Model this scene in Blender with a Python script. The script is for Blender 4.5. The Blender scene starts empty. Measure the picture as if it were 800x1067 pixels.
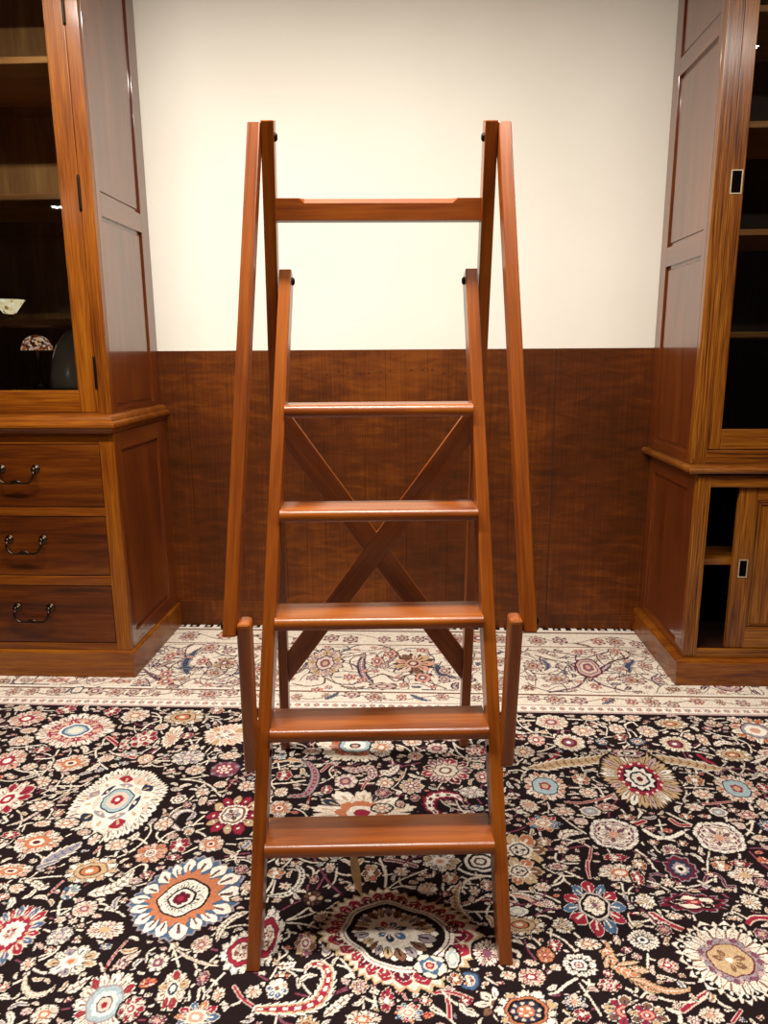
import bpy, bmesh, math, random
import numpy as np
from mathutils import Vector, Matrix

random.seed(11)
SC = bpy.context.scene
COL = SC.collection


# ------------------------------------------------------------------ helpers
def tag(o, label=None, cat=None, group=None, kind=None):
    if label: o['label'] = label
    if cat: o['category'] = cat
    if group: o['group'] = group
    if kind: o['kind'] = kind
    return o


def empty(name, loc, rz=0., label=None, cat=None, group=None):
    o = bpy.data.objects.new(name, None); COL.objects.link(o)
    o.location = loc; o.rotation_euler = (0, 0, rz); o.empty_display_size = .1
    return tag(o, label, cat, group)


class MB:
    """collects boards, bars and turned shapes; build() links them as one mesh object"""
    def __init__(self):
        self.v, self.f, self.g, self.mi, self.sm = [], [], [], [], []

    def add(self, verts, faces, grain=None, mat=0, smooth=False):
        n = len(self.v)
        self.v += [tuple(v) for v in verts]
        self.f += [tuple(i + n for i in f) for f in faces]
        self.g += [tuple(g) for g in (grain if grain is not None else verts)]
        self.mi += [mat] * len(faces); self.sm += [smooth] * len(faces)
        return self

    def hexa(self, c, bevel=.002, grain=None, mat=0, seg=2):
        """eight corners: c[0..3] one end (round), c[4..7] the other end; grain runs from end to end unless given"""
        bm = bmesh.new()
        vs = [bm.verts.new(p) for p in c]
        for q in ((3, 2, 1, 0), (4, 5, 6, 7), (0, 1, 5, 4), (1, 2, 6, 5), (2, 3, 7, 6), (3, 0, 4, 7)):
            bm.faces.new([vs[i] for i in q])
        bmesh.ops.recalc_face_normals(bm, faces=bm.faces)
        if bevel:
            bmesh.ops.bevel(bm, geom=list(bm.edges), offset=bevel, segments=seg, profile=.5, affect='EDGES', clamp_overlap=True)
        bm.verts.index_update()
        P = [v.co.copy() for v in bm.verts]
        a = Vector(grain) if grain is not None else (sum((Vector(p) for p in c[4:]), Vector()) - sum((Vector(p) for p in c[:4]), Vector()))
        a.normalize()
        b = a.orthogonal().normalized()
        if abs(a.z) < .9: b = (Vector((0, 0, 1)) - a * a.z).normalized()
        e = a.cross(b)
        off = Vector((random.uniform(0, 40), random.uniform(0, 40), random.uniform(0, 40)))
        G = [Vector((p.dot(a), p.dot(b), p.dot(e))) + off for p in P]
        self.add(P, [[v.index for v in f.verts] for f in bm.faces], G, mat)
        bm.free()
        return self

    def box(self, x0, x1, y0, y1, z0, z1, grain='z', bevel=.002, mat=0, seg=2):
        c = [(x0, y0, z0), (x1, y0, z0), (x1, y1, z0), (x0, y1, z0), (x0, y0, z1), (x1, y0, z1), (x1, y1, z1), (x0, y1, z1)]
        return self.hexa(c, bevel, {'x': (1, 0, 0), 'y': (0, 1, 0), 'z': (0, 0, 1)}[grain], mat, seg)

    def lathe(self, prof, n=32, at=(0, 0, 0), rot=None, mat=0, fn=None):
        vs, fs = [], []
        for k, (r, z) in enumerate(prof):
            for i in range(n):
                a = 2 * math.pi * i / n
                rr = r * (fn(a, k) if fn else 1)
                p = Vector((rr * math.cos(a), rr * math.sin(a), z))
                if rot is not None: p = rot @ p
                vs.append(p + Vector(at))
        for k in range(len(prof) - 1):
            for i in range(n):
                j = (i + 1) % n
                fs.append((k * n + i, k * n + j, (k + 1) * n + j, (k + 1) * n + i))
        if prof[0][0] > 1e-5: fs.append(tuple(range(n - 1, -1, -1)))
        if prof[-1][0] > 1e-5: fs.append(tuple((len(prof) - 1) * n + i for i in range(n)))
        return self.add(vs, fs, None, mat, True)

    def tube(self, pts, r, n=10, mat=0):
        pts = [Vector(p) for p in pts]; vs, fs = [], []
        rs = r if isinstance(r, (list, tuple)) else [r] * len(pts)
        for k, p in enumerate(pts):
            t = (pts[min(k + 1, len(pts) - 1)] - pts[max(k - 1, 0)]).normalized()
            b = t.cross(Vector((.3, .9, .2))).normalized(); c = t.cross(b)
            for i in range(n):
                a = 2 * math.pi * i / n
                vs.append(p + (b * math.cos(a) + c * math.sin(a)) * rs[k])
        for k in range(len(pts) - 1):
            for i in range(n):
                j = (i + 1) % n
                fs.append((k * n + i, k * n + j, (k + 1) * n + j, (k + 1) * n + i))
        fs.append(tuple(range(n - 1, -1, -1))); fs.append(tuple((len(pts) - 1) * n + i for i in range(n)))
        return self.add(vs, fs, None, mat, True)

    def prism(self, prof, axis, a0, a1, grain=None, mat=0, ends=None):
        """a closed profile of (u, w) swept along axis ('x' or 'y'); ends lets each end be mitred: u -> shift"""
        n = len(prof); vs = []
        for q, a in enumerate((a0, a1)):
            for u, w in prof:
                s = a + (ends[q](u) if ends else 0)
                vs.append((s, u, w) if axis == 'x' else (u, s, w))
        fs = [tuple(range(n)), tuple(n + i for i in range(n - 1, -1, -1))]
        fs += [(i, n + i, n + (i + 1) % n, (i + 1) % n) for i in range(n)]
        off = random.uniform(0, 40)
        G = [((v[0] if axis == 'x' else v[1]) + off, (v[1] if axis == 'x' else v[0]) + off, v[2]) for v in vs]
        return self.add(vs, fs, G, mat)

    def build(self, name, mats, parent=None):
        me = bpy.data.meshes.new(name)
        me.from_pydata(self.v, [], self.f)
        for m in (mats if isinstance(mats, (list, tuple)) else [mats]): me.materials.append(m)
        me.polygons.foreach_set('material_index', self.mi); me.polygons.foreach_set('use_smooth', self.sm)
        at = me.attributes.new('grain', 'FLOAT_VECTOR', 'POINT')
        at.data.foreach_set('vector', np.array(self.g, np.float32).ravel())
        bm = bmesh.new(); bm.from_mesh(me); bmesh.ops.recalc_face_normals(bm, faces=bm.faces); bm.to_mesh(me); bm.free()
        me.update()
        o = bpy.data.objects.new(name, me); COL.objects.link(o)
        if parent: o.parent = parent
        return o


def srgb_(h): return srgb(h)


def srgb(h):
    c = [int(h[i:i+2], 16) / 255 for i in (0, 2, 4)]
    return tuple((v / 12.92 if v <= .04045 else ((v + .055) / 1.055) ** 2.4) for v in c) + (1.,)


# ------------------------------------------------------------------ materials
def new_mat(name):
    m = bpy.data.materials.new(name); m.use_nodes = True
    nt = m.node_tree; b = nt.nodes['Principled BSDF']
    return m, nt, b


def link(nt, a, b): nt.links.new(a, b)


def wood(name, dark, mid, light, rough=.34, coat=.6, coat_rough=.1, ior=1.5, fine=150., streak=22., figure=0.5, pores=.5, bump=.06, along=2.2, k_=1.):
    srgb = lambda h: tuple(v * k_ for v in srgb_(h)[:3]) + (1.,)
    m, nt, b = new_mat(name)
    N = nt.nodes
    at = N.new('ShaderNodeAttribute'); at.attribute_name = 'grain'
    def noise(scale, detail=3., rough_=.55, dist=0.):
        mp = N.new('ShaderNodeMapping'); mp.inputs['Scale'].default_value = scale
        link(nt, at.outputs['Vector'], mp.inputs['Vector'])
        n = N.new('ShaderNodeTexNoise'); n.inputs['Scale'].default_value = 1.; n.inputs['Detail'].default_value = detail
        n.inputs['Roughness'].default_value = rough_; n.inputs['Distortion'].default_value = dist
        link(nt, mp.outputs[0], n.inputs['Vector']); return n.outputs['Fac']
    big = noise((along * .5, 6., 6.), 3, .5, .8)
    st = noise((along, streak, streak), 4, .6, .5)
    fi = noise((along * 3, fine, fine), 2, .6)
    mx = N.new('ShaderNodeMath'); mx.operation = 'MULTIPLY_ADD'; mx.inputs[1].default_value = .45
    link(nt, big, mx.inputs[0])
    m2 = N.new('ShaderNodeMath'); m2.operation = 'MULTIPLY_ADD'; m2.inputs[1].default_value = figure; link(nt, st, m2.inputs[0]); link(nt, mx.outputs[0], m2.inputs[2])
    m3 = N.new('ShaderNodeMath'); m3.operation = 'MULTIPLY_ADD'; m3.inputs[1].default_value = pores * .5; link(nt, fi, m3.inputs[0]); link(nt, m2.outputs[0], m3.inputs[2])
    mx.inputs[2].default_value = .5 - .5 * (.45 + figure + pores * .5)
    r = N.new('ShaderNodeValToRGB'); e = r.color_ramp.elements
    e[0].position = .33; e[0].color = srgb(dark); e[1].position = .68; e[1].color = srgb(light)
    k = r.color_ramp.elements.new(.5); k.color = srgb(mid)
    link(nt, m3.outputs[0], r.inputs[0]); link(nt, r.outputs[0], b.inputs['Base Color'])
    b.inputs['Roughness'].default_value = rough; b.inputs['IOR'].default_value = ior
    b.inputs['Specular IOR Level'].default_value = .28; b.inputs['Coat Weight'].default_value = coat; b.inputs['Coat Roughness'].default_value = coat_rough; b.inputs['Coat IOR'].default_value = 1.62 if coat == 1. else 1.5
    if bump:
        bp = N.new('ShaderNodeBump'); bp.inputs['Strength'].default_value = bump; bp.inputs['Distance'].default_value = .002
        link(nt, fi, bp.inputs['Height']); link(nt, bp.outputs[0], b.inputs['Normal'])
    return m


def plain(name, col, rough=.5, metal=0., coat=0., bump=0., scale=200.):
    m, nt, b = new_mat(name)
    N = nt.nodes
    tc = N.new('ShaderNodeTexCoord'); n = N.new('ShaderNodeTexNoise'); n.inputs['Scale'].default_value = scale; n.inputs['Detail'].default_value = 3
    link(nt, tc.outputs['Object'], n.inputs['Vector'])
    c = srgb(col); r = N.new('ShaderNodeValToRGB'); e = r.color_ramp.elements
    e[0].position = .3; e[0].color = tuple(v * .86 for v in c[:3]) + (1,); e[1].position = .7; e[1].color = tuple(min(1, v * 1.1) for v in c[:3]) + (1,)
    link(nt, n.outputs['Fac'], r.inputs[0]); link(nt, r.outputs[0], b.inputs['Base Color'])
    b.inputs['Roughness'].default_value = rough; b.inputs['Metallic'].default_value = metal; b.inputs['Coat Weight'].default_value = coat
    if bump:
        bp = N.new('ShaderNodeBump'); bp.inputs['Strength'].default_value = bump; bp.inputs['Distance'].default_value = .003
        link(nt, n.outputs['Fac'], bp.inputs['Height']); link(nt, bp.outputs[0], b.inputs['Normal'])
    return m


def glass_mat():
    m = bpy.data.materials.new('cabinet glass'); m.use_nodes = True; nt = m.node_tree; N = nt.nodes
    for n in list(N): N.remove(n)
    out = N.new('ShaderNodeOutputMaterial'); mix = N.new('ShaderNodeMixShader'); fr = N.new('ShaderNodeFresnel'); fr.inputs['IOR'].default_value = 1.52
    tr = N.new('ShaderNodeBsdfTransparent'); tr.inputs['Color'].default_value = (.93, .95, .93, 1)
    gl = N.new('ShaderNodeBsdfGlossy'); gl.inputs['Roughness'].default_value = .01
    link(nt, fr.outputs[0], mix.inputs[0]); link(nt, tr.outputs[0], mix.inputs[1]); link(nt, gl.outputs[0], mix.inputs[2]); link(nt, mix.outputs[0], out.inputs['Surface'])
    return m


def mosaic(name, cols, emit, scale):
    m, nt, b = new_mat(name); N = nt.nodes
    tc = N.new('ShaderNodeTexCoord'); v = N.new('ShaderNodeTexVoronoi'); v.inputs['Scale'].default_value = scale
    link(nt, tc.outputs['Object'], v.inputs['Vector'])
    r = N.new('ShaderNodeValToRGB'); r.color_ramp.interpolation = 'CONSTANT'
    sep = N.new('ShaderNodeSeparateColor'); link(nt, v.outputs['Color'], sep.inputs[0]); link(nt, sep.outputs[0], r.inputs[0])
    e = r.color_ramp.elements; e[0].position = 0; e[0].color = srgb(cols[0]); e[1].position = 1 / len(cols); e[1].color = srgb(cols[1])
    for i in range(2, len(cols)):
        k = e.new(i / len(cols)); k.color = srgb(cols[i])
    link(nt, r.outputs[0], b.inputs['Base Color']); link(nt, r.outputs[0], b.inputs['Emission Color']); b.inputs['Emission Strength'].default_value = emit
    b.inputs['Roughness'].default_value = .3
    return m


MAHOGANY = wood('ladder mahogany', '62290a', '8a440e', 'a65a16', rough=.36, coat=.5, coat_rough=.2, fine=190, streak=26, figure=.5, pores=.6, bump=.04, k_=.86)
TEAK = wood('glazed cabinet teak', '5a2805', '8c480a', 'b26a12', rough=.36, coat=.35, coat_rough=.14, fine=300, streak=40, figure=.4, pores=1., bump=.1, k_=.68)
TEAKDK = wood('drawer teak', '471d04', '6c3007', '8e4a0c', rough=.36, coat=.3, coat_rough=.16, fine=220, streak=26, figure=.7, pores=.6, bump=.08, along=2.6, k_=.55)
SIDE = wood('cabinet side teak', '461c06', '622b0b', '7c3f14', rough=.3, coat=1., coat_rough=.07, ior=1.6, fine=160, streak=20, figure=.4, pores=.4, bump=.01, k_=1.)
OAK = wood('bookcase oak', '4a2005', '935010', 'c27c26', rough=.36, coat=.8, coat_rough=.2, fine=420, streak=110, figure=.45, pores=1.3, bump=.16, along=2.4, k_=.62)
INSIDE = wood('cabinet inside wood', '66401f', '82562f', '9c7040', rough=.5, coat=.2, fine=160, streak=18)
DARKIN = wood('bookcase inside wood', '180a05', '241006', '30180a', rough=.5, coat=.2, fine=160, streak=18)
SHELF = wood('shelf wood', '7a4a22', 'a06a38', 'bc8a52', rough=.4, coat=.3, fine=160, streak=18)
GLASS = glass_mat()
BRONZE = plain('dark bronze', '4a3c30', .32, 1., scale=120)
BRASS = plain('worn brass', 'cdbb9c', .4, .6, scale=150)
IRON = plain('black iron bolt', '1c1613', .45, .8, scale=300)
PEWTER = plain('polished pewter', 'dfe9f4', .2, .1, 1., scale=12)
PULL_SHADE = plain('painted pull shade', '0c0705', 1.)  # near-black colour for a flat sheet, painted in as the shade inside the pulls
PULL_SHADE.node_tree.nodes['Principled BSDF'].inputs['Specular IOR Level'].default_value = 0.
PAPER = plain('tan card', 'b09464', .8, bump=.05, scale=90)


def wall_paint():
    m, nt, b = new_mat('cream wall paint'); N = nt.nodes
    tc = N.new('ShaderNodeTexCoord')
    n = N.new('ShaderNodeTexNoise'); n.inputs['Scale'].default_value = 1.6; n.inputs['Detail'].default_value = 5; link(nt, tc.outputs['Object'], n.inputs['Vector'])
    r = N.new('ShaderNodeValToRGB'); e = r.color_ramp.elements; e[0].position = .3; e[0].color = srgb('e2dccf'); e[1].position = .7; e[1].color = srgb('e9e3d8')
    link(nt, n.outputs['Fac'], r.inputs[0]); link(nt, r.outputs[0], b.inputs['Base Color'])
    b.inputs['Roughness'].default_value = .75
    n2 = N.new('ShaderNodeTexNoise'); n2.inputs['Scale'].default_value = 9; n2.inputs['Detail'].default_value = 6; link(nt, tc.outputs['Object'], n2.inputs['Vector'])
    bp = N.new('ShaderNodeBump'); bp.inputs['Strength'].default_value = .12; bp.inputs['Distance'].default_value = .01
    link(nt, n2.outputs['Fac'], bp.inputs['Height']); link(nt, bp.outputs[0], b.inputs['Normal'])
    return m


def panelling():
    """dark stained boards with a rippled figure running across and dark stains"""
    m, nt, b = new_mat('stained wall boards'); N = nt.nodes
    at = N.new('ShaderNodeAttribute'); at.attribute_name = 'grain'
    def nz(scale, detail, dist=0.):
        mp = N.new('ShaderNodeMapping'); mp.inputs['Scale'].default_value = scale; link(nt, at.outputs['Vector'], mp.inputs['Vector'])
        n = N.new('ShaderNodeTexNoise'); n.inputs['Scale'].default_value = 1; n.inputs['Detail'].default_value = detail; n.inputs['Distortion'].default_value = dist
        link(nt, mp.outputs[0], n.inputs['Vector']); return n.outputs['Fac']
    a = nz((30., 7., 7.), 4, 1.)          # across-the-board ripple (grain x runs up the board)
    c = nz((1.3, 1.6, 1.6), 4, .6)        # broad stains
    d = nz((2.5, 130., 130.), 2)          # vertical pores
    def ma(x, k, add):
        n = N.new('ShaderNodeMath'); n.operation = 'MULTIPLY_ADD'; n.inputs[1].default_value = k; link(nt, x, n.inputs[0])
        if isinstance(add, float): n.inputs[2].default_value = add
        else: link(nt, add, n.inputs[2])
        return n.outputs[0]
    s = ma(d, .3, ma(c, .8, ma(a, .5, -.3)))
    r = N.new('ShaderNodeValToRGB'); e = r.color_ramp.elements
    e[0].position = .25; e[0].color = srgb('331503'); e[1].position = .72; e[1].color = srgb('743a08'); k = e.new(.5); k.color = srgb('512404')
    link(nt, s, r.inputs[0]); link(nt, r.outputs[0], b.inputs['Base Color'])
    b.inputs['Roughness'].default_value = .42; b.inputs['Specular IOR Level'].default_value = .25; b.inputs['Coat Weight'].default_value = .1; b.inputs['Coat Roughness'].default_value = .3
    bp = N.new('ShaderNodeBump'); bp.inputs['Strength'].default_value = .1; bp.inputs['Distance'].default_value = .003
    link(nt, a, bp.inputs['Height']); link(nt, bp.outputs[0], b.inputs['Normal'])
    return m


def rug_mat():
    m, nt, b = new_mat('knotted wool'); N = nt.nodes
    at = N.new('ShaderNodeAttribute'); at.attribute_name = 'dye'
    tc = N.new('ShaderNodeTexCoord'); n = N.new('ShaderNodeTexNoise'); n.inputs['Scale'].default_value = 260; n.inputs['Detail'].default_value = 2
    link(nt, tc.outputs['Object'], n.inputs['Vector'])
    link(nt, at.outputs['Color'], b.inputs['Base Color'])
    b.inputs['Roughness'].default_value = .9; b.inputs['Specular IOR Level'].default_value = .15
    
    bp = N.new('ShaderNodeBump'); bp.inputs['Strength'].default_value = .35; bp.inputs['Distance'].default_value = .002
    link(nt, n.outputs['Fac'], bp.inputs['Height']); link(nt, bp.outputs[0], b.inputs['Normal'])
    return m



# ---------------------------------------------------------------- the rug's woven pattern, knot by knot
PAL = {k: tuple(int(v[i:i+2], 16) / 255 for i in (0, 2, 4)) for k, v in dict(
    K='1b0e10', C='e4d5c4', W='eee3d5', R='97263a', D='63182a', O='bd7450', S='cd9a84', B='4a6382', N='2b3045',
    G='9d8e92', M='7d4d5e', L='a2b4b8', T='c3a47e', P='dcbfae', U='7c5642', V='553a33', Q='bfa29c').items()}
SCHEME = {   # layers from the outside in: shape, scale, colour, petal count, depth  |  pet, r0, r1, count, colours, outline
 'ros':    [('s',1,'C',9,.16), ('pet',.38,1,9,'PCC','V'), ('s',.42,'O',7,.1), ('e',.24,'C')],
 'rosP':   [('s',1,'C',11,.15), ('pet',.36,1,11,'PSP','D'), ('s',.42,'R',7,.1), ('e',.22,'W')],
 'rosS':   [('s',1,'C',13,.12), ('pet',.46,1,12,'CP','V'), ('e',.5,'S'), ('e',.36,'M'), ('e',.2,'P')],
 'rosO':   [('s',1,'C',13,.14), ('pet',.46,1,12,'PCS','V'), ('s',.55,'O',9,.1), ('e',.3,'C'), ('e',.16,'D')],
 'rosO2':  [('s',1,'C',9,.18), ('pet',.4,.92,9,'TWGC','N'), ('s',.42,'W',7,.14), ('e',.26,'P'), ('e',.14,'O')],
 'rosR':   [('s',1,'P',11,.16), ('pet',.4,.95,11,'RC','D'), ('s',.42,'C',8,.1), ('e',.28,'R'), ('e',.13,'W')],
 'rosT':   [('s',1,'C',16,.13), ('pet',.62,.96,16,'WT','V'), ('e',.64,'U'), ('e',.58,'T'), ('e',.4,'K'), ('e',.33,'O'), ('e',.15,'C')],
 'rosG':   [('s',1,'C',11,.15), ('pet',.4,.95,11,'CG','N'), ('s',.4,'G',7,.1), ('e',.2,'P')],
 'rosM':   [('s',1,'C',10,.15), ('pet',.5,.95,10,'CP','M'), ('s',.52,'M',8,.1), ('e',.26,'S')],
 'rosU':   [('s',1,'V',9,.16), ('pet',.4,.95,9,'TUV','K'), ('e',.3,'P')],
 'rosW':   [('z',1,'W',11,.2), ('pet',.4,.95,11,'WC','V'), ('e',.42,'N'), ('e',.32,'W'), ('e',.16,'N')],
 'rosDR':  [('s',1,'C',15,.14), ('pet',.56,.96,15,'WC','U'), ('e',.6,'T'), ('e',.5,'D'), ('s',.34,'M',8,.12), ('e',.14,'W')],
 'rosC2':  [('z',1,'C',9,.24), ('pet',.25,.96,9,'CWP','D'), ('e',.3,'T')],
 'flo':    [('s',1,'C',7,.25), ('pet',.25,.9,7,'W','U'), ('e',.3,'O')],
 'flo8':   [('s',1,'C',8,.25), ('pet',.28,.92,8,'TQ','D'), ('e',.3,'M'), ('e',.15,'C')],
 'floO':   [('s',1,'C',7,.25), ('pet',.2,.95,7,'OTC','D'), ('e',.3,'W')],
 'floOr':  [('s',1,'O',8,.14), ('pet',.3,.9,8,'SO','V'), ('e',.26,'R'), ('e',.12,'C')],
 'floR':   [('s',1,'P',7,.25), ('pet',.2,.95,7,'RRC','D'), ('e',.26,'W')],
 'floS':   [('s',1,'C',7,.2), ('pet',.2,.95,7,'SP','D'), ('e',.26,'R')],
 'floM':   [('s',1,'P',7,.22), ('pet',.2,.95,7,'MGM','D'), ('e',.3,'S')],
 'floM2':  [('s',1,'C',8,.22), ('pet',.4,.95,8,'CW','U'), ('s',.5,'M',6,.15), ('e',.2,'P')],
 'floM3':  [('s',1,'C',8,.22), ('pet',.1,.95,8,'QMP','D'), ('e',.22,'W')],
 'floN':   [('s',1,'N',7,.22), ('pet',.2,.9,7,'NB','C'), ('e',.34,'P'), ('e',.2,'R')],
 'floP':   [('s',1,'C',6,.28), ('pet',.2,.92,6,'CWP','U'), ('e',.28,'S')],
 'floU':   [('s',1,'C',6,.28), ('pet',.2,.92,6,'UTO','D'), ('e',.28,'C')],
 'flOl':   [('s',1,'C',8,.22), ('pet',.3,.95,8,'TUR','N'), ('s',.45,'R',7,.15), ('e',.34,'S'), ('e',.2,'R'), ('e',.1,'W')],
 'flN':    [('pet',.15,1,7,'NGNP','C'), ('e',.26,'S')],
 'flUW':   [('pet',.1,1,8,'CUWC','V'), ('s',.4,'C',8,.2), ('e',.26,'U'), ('e',.12,'R')],
 'flBR':   [('pet',.3,1,10,'BRO','C'), ('s',.46,'C',8,.12), ('e',.32,'S'), ('e',.16,'W')],
 'bud':    [('z',1,'C',7,.28), ('pet',.1,.95,7,'CPC','U'), ('e',.3,'S')],
 'budO':   [('z',1,'O',6,.25), ('pet',.1,.95,6,'OTC','R'), ('e',.25,'R')],
 'budB':   [('z',1,'C',7,.25), ('pet',.1,.95,7,'LBS','N'), ('e',.25,'P')],
 'budG':   [('e',1,'C'), ('e',.8,'G'), ('e',.5,'C'), ('e',.3,'G')],
 'budL':   [('s',1,'C',5,.15), ('e',.75,'L'), ('e',.5,'C')],
 'budL2':  [('s',1,'C',9,.12), ('e',.75,'G'), ('e',.45,'L'), ('e',.2,'C')],
 'budP':   [('e',1,'P'), ('e',.7,'Q'), ('e',.3,'C')],
 'budN':   [('s',1,'C',5,.3), ('z',.8,'B',5,.3), ('s',.45,'C',6,.2), ('e',.3,'R'), ('e',.15,'S')],
 'dia':    [('z',1,'N',4,.2), ('z',.75,'C',4,.2), ('e',.3,'P')],
 'redring':[('s',1,'C',22,.1), ('pet',.62,.98,22,'WPC','D'), ('s',.68,'R',16,.08), ('pet',.42,.68,16,'RS','C'), ('s',.42,'W',11,.12), ('e',.34,'B'), ('e',.27,'L'), ('s',.2,'C',6,.2)],
 'crm':    [('z',1,'W',30,.1), ('pet',.7,.98,30,'WWC','V'), ('pet',.5,.8,16,'CWP','V'), ('s',.66,'W',14,.1), ('pet',.5,.74,11,'RWWNPRWGWNW','T'), ('s',.5,'W',9,.2), ('pet',.36,.5,7,'GNP','C'), ('e',.33,'N'), ('e',.3,'L'), ('e',.22,'P'), ('s',.13,'R',5,.2), ('e',.05,'W')],
 'lot':    [('z',1,'C',13,.32), ('pet',.25,.98,13,'CTCP','O'), ('s',.44,'W',8,.15), ('pet',.14,.42,8,'SW','N')],
 'redmauve':[('z',1,'M',15,.18), ('pet',.5,.96,15,'MG','D'), ('s',.62,'R',9,.15), ('dots',.4,7,.11,'W'), ('e',.22,'W'), ('e',.1,'R')],
 'redflo': [('s',1,'D',12,.18), ('pet',.42,1,12,'RT','D'), ('dots',.7,12,.05,'W'), ('z',.52,'W',22,.12), ('e',.42,'U'), ('s',.35,'W',8,.1), ('pet',.04,.3,6,'GPU','N'), ('e',.06,'R')],
 'oranb':  [('s',1,'S',10,.18), ('pet',.35,.96,10,'SOP','U'), ('s',.36,'W',7,.1), ('e',.26,'N'), ('e',.2,'P'), ('e',.1,'N')],
 'oranbig':[('s',1,'C',14,.16), ('pet',.55,.98,14,'SWO','U'), ('e',.58,'N'), ('e',.52,'G'), ('s',.4,'W',9,.12), ('e',.2,'S')],
 'redblue':[('z',1,'C',18,.22), ('pet',.45,1,18,'RB','P'), ('s',.58,'R',12,.12), ('dots',.54,11,.05,'T'), ('z',.44,'W',14,.18), ('s',.26,'C',8,.15), ('pet',.02,.2,7,'SR','M')],
 'crB':    [('s',1,'W',16,.14), ('pet',.5,.97,16,'WRC','U'), ('e',.6,'G'), ('e',.54,'L'), ('s',.4,'W',9,.14), ('e',.26,'N'), ('e',.22,'P'), ('e',.1,'R')],
 'orange': [('z',1.02,'G',40,.07), ('z',.98,'B',40,.08), ('pet',.58,.99,17,'W','V'), ('dots',.8,17,.028,'M'), ('z',.7,'O',20,.2), ('e',.46,'K'), ('e',.42,'W'), ('pet',.2,.4,12,'WWC','K'), ('e',.25,'K'), ('e',.21,'W'), ('s',.16,'D',6,.25), ('e',.06,'R')],
 'palR':   [('s',1,'C',9,.18), ('pet',.3,.97,9,'RCTC','U'), ('e',.42,'C'), ('e',.3,'N'), ('z',.22,'W',6,.3)],
 'palRed': [('s',1,'W',11,.18), ('pet',.66,.96,11,'WC','N'), ('e',.66,'D'), ('e',.62,'R'), ('e',.45,'D'), ('s',.42,'C',8,.15), ('pet',.05,.36,7,'PUC','D')],
 'bigO':   [('s',1,'W',22,.12), ('pet',.66,.97,22,'WC','T'), ('z',.66,'O',18,.1), ('pet',.42,.64,16,'OSU','D'), ('e',.42,'N'), ('e',.38,'L'), ('s',.28,'W',8,.15), ('e',.14,'N'), ('e',.08,'S')],
 'crO':    [('s',1,'C',15,.2), ('pet',.5,.98,15,'CWNC','T'), ('s',.52,'O',9,.2), ('e',.3,'C'), ('e',.16,'R')],
 'dmed':   [('s',1,'P',11,.2), ('pet',.5,.96,11,'MDRM','C'), ('s',.5,'K',8,.1), ('s',.46,'C',8,.2), ('e',.26,'U'), ('e',.16,'W')],
 'palU':   [('z',1,'U',7,.25), ('pet',.3,.96,7,'MUTU','P'), ('e',.42,'W'), ('e',.3,'R'), ('e',.18,'W')],
 'palB':   [('s',1,'C',7,.2), ('pet',.2,.95,7,'BBSWP','W'), ('e',.35,'C'), ('e',.2,'U')],
 'palB2':  [('e',1,'N'), ('e',.9,'B'), ('s',.6,'C',7,.2), ('pet',.05,.55,6,'UOC','D'), ('e',.14,'W')],
 'almond': [('z',1.04,'T',44,.09), ('z',.98,'C',44,.08), ('pet',.72,.93,26,'R','T'), ('z',.78,'D',26,.06), ('pet',.68,.86,26,'RRD','C'), ('e',.71,'W'), ('e',.665,'D'), ('e',.65,'W'), ('e',.615,'K'), ('z',.54,'W',20,.14), ('pet',.3,.54,20,'UGT','K'), ('z',.34,'W',12,.2), ('e',.25,'C'), ('pet',.02,.24,7,'BNBRB','C')],
 'swirl':  [('s',1,'N',8,.1), ('e',.92,'W'), ('e',.72,'K'), ('e',.55,'W'), ('e',.36,'V'), ('e',.22,'W')],
 'swO':    [('s',1,'T',7,.26), ('pet',.34,.96,7,'UOTU','C'), ('s',.5,'W',7,.25), ('e',.38,'V'), ('e',.3,'W'), ('pet',.02,.26,6,'NC','U')],
 'fan':    [('z',1,'C',11,.35), ('pet',.15,.97,11,'CWQ','D'), ('e',.3,'M')],
 'ltblue': [('s',1,'C',14,.16), ('pet',.6,.97,14,'PSC','U'), ('e',.62,'N'), ('e',.56,'L'), ('s',.28,'R',5,.35), ('s',.16,'T',5,.2)],
 'feath':  [('z',1.02,'T',26,.3), ('pet',.5,1.0,26,'TCWTQ','V'), ('s',.56,'R',16,.1), ('dots',.5,15,.035,'W'), ('z',.44,'K',11,.12), ('z',.4,'W',11,.26), ('e',.25,'N'), ('s',.2,'C',8,.2), ('e',.08,'D')],
 'zigC':   [('z',1,'W',15,.16), ('pet',.78,.97,15,'WC','N'), ('z',.8,'M',15,.1), ('z',.74,'C',13,.12), ('z',.66,'D',13,.12), ('z',.62,'W',11,.14), ('pet',.1,.56,10,'PMCQ','V'), ('e',.2,'S')],
 'mauveb': [('s',1,'P',8,.2), ('pet',.4,.95,8,'MQ','D'), ('e',.55,'W'), ('e',.42,'K'), ('e',.2,'C')],
 'bluered':[('pet',.42,1,11,'RB','C'), ('e',.5,'G'), ('e',.46,'C'), ('e',.43,'K'), ('s',.34,'C',9,.2), ('pet',.04,.26,7,'WTP','V'), ('e',.08,'M')],
 'star':   [('z',1,'W',9,.35), ('pet',.2,.9,9,'WCT','V'), ('e',.22,'T')],
 'star2':  [('z',1,'C',9,.25), ('pet',.4,.96,9,'W','V'), ('z',.62,'K',9,.2), ('s',.46,'W',7,.3), ('e',.28,'M'), ('e',.18,'C'), ('e',.08,'R')],
 'redarc': [('s',1,'C',12,.16), ('pet',.68,.96,12,'WCT','N'), ('e',.7,'D'), ('e',.66,'O'), ('e',.58,'K'), ('s',.5,'N',9,.1), ('dots',.4,9,.07,'P'), ('e',.28,'O'), ('dots',.16,5,.06,'W')],
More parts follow.
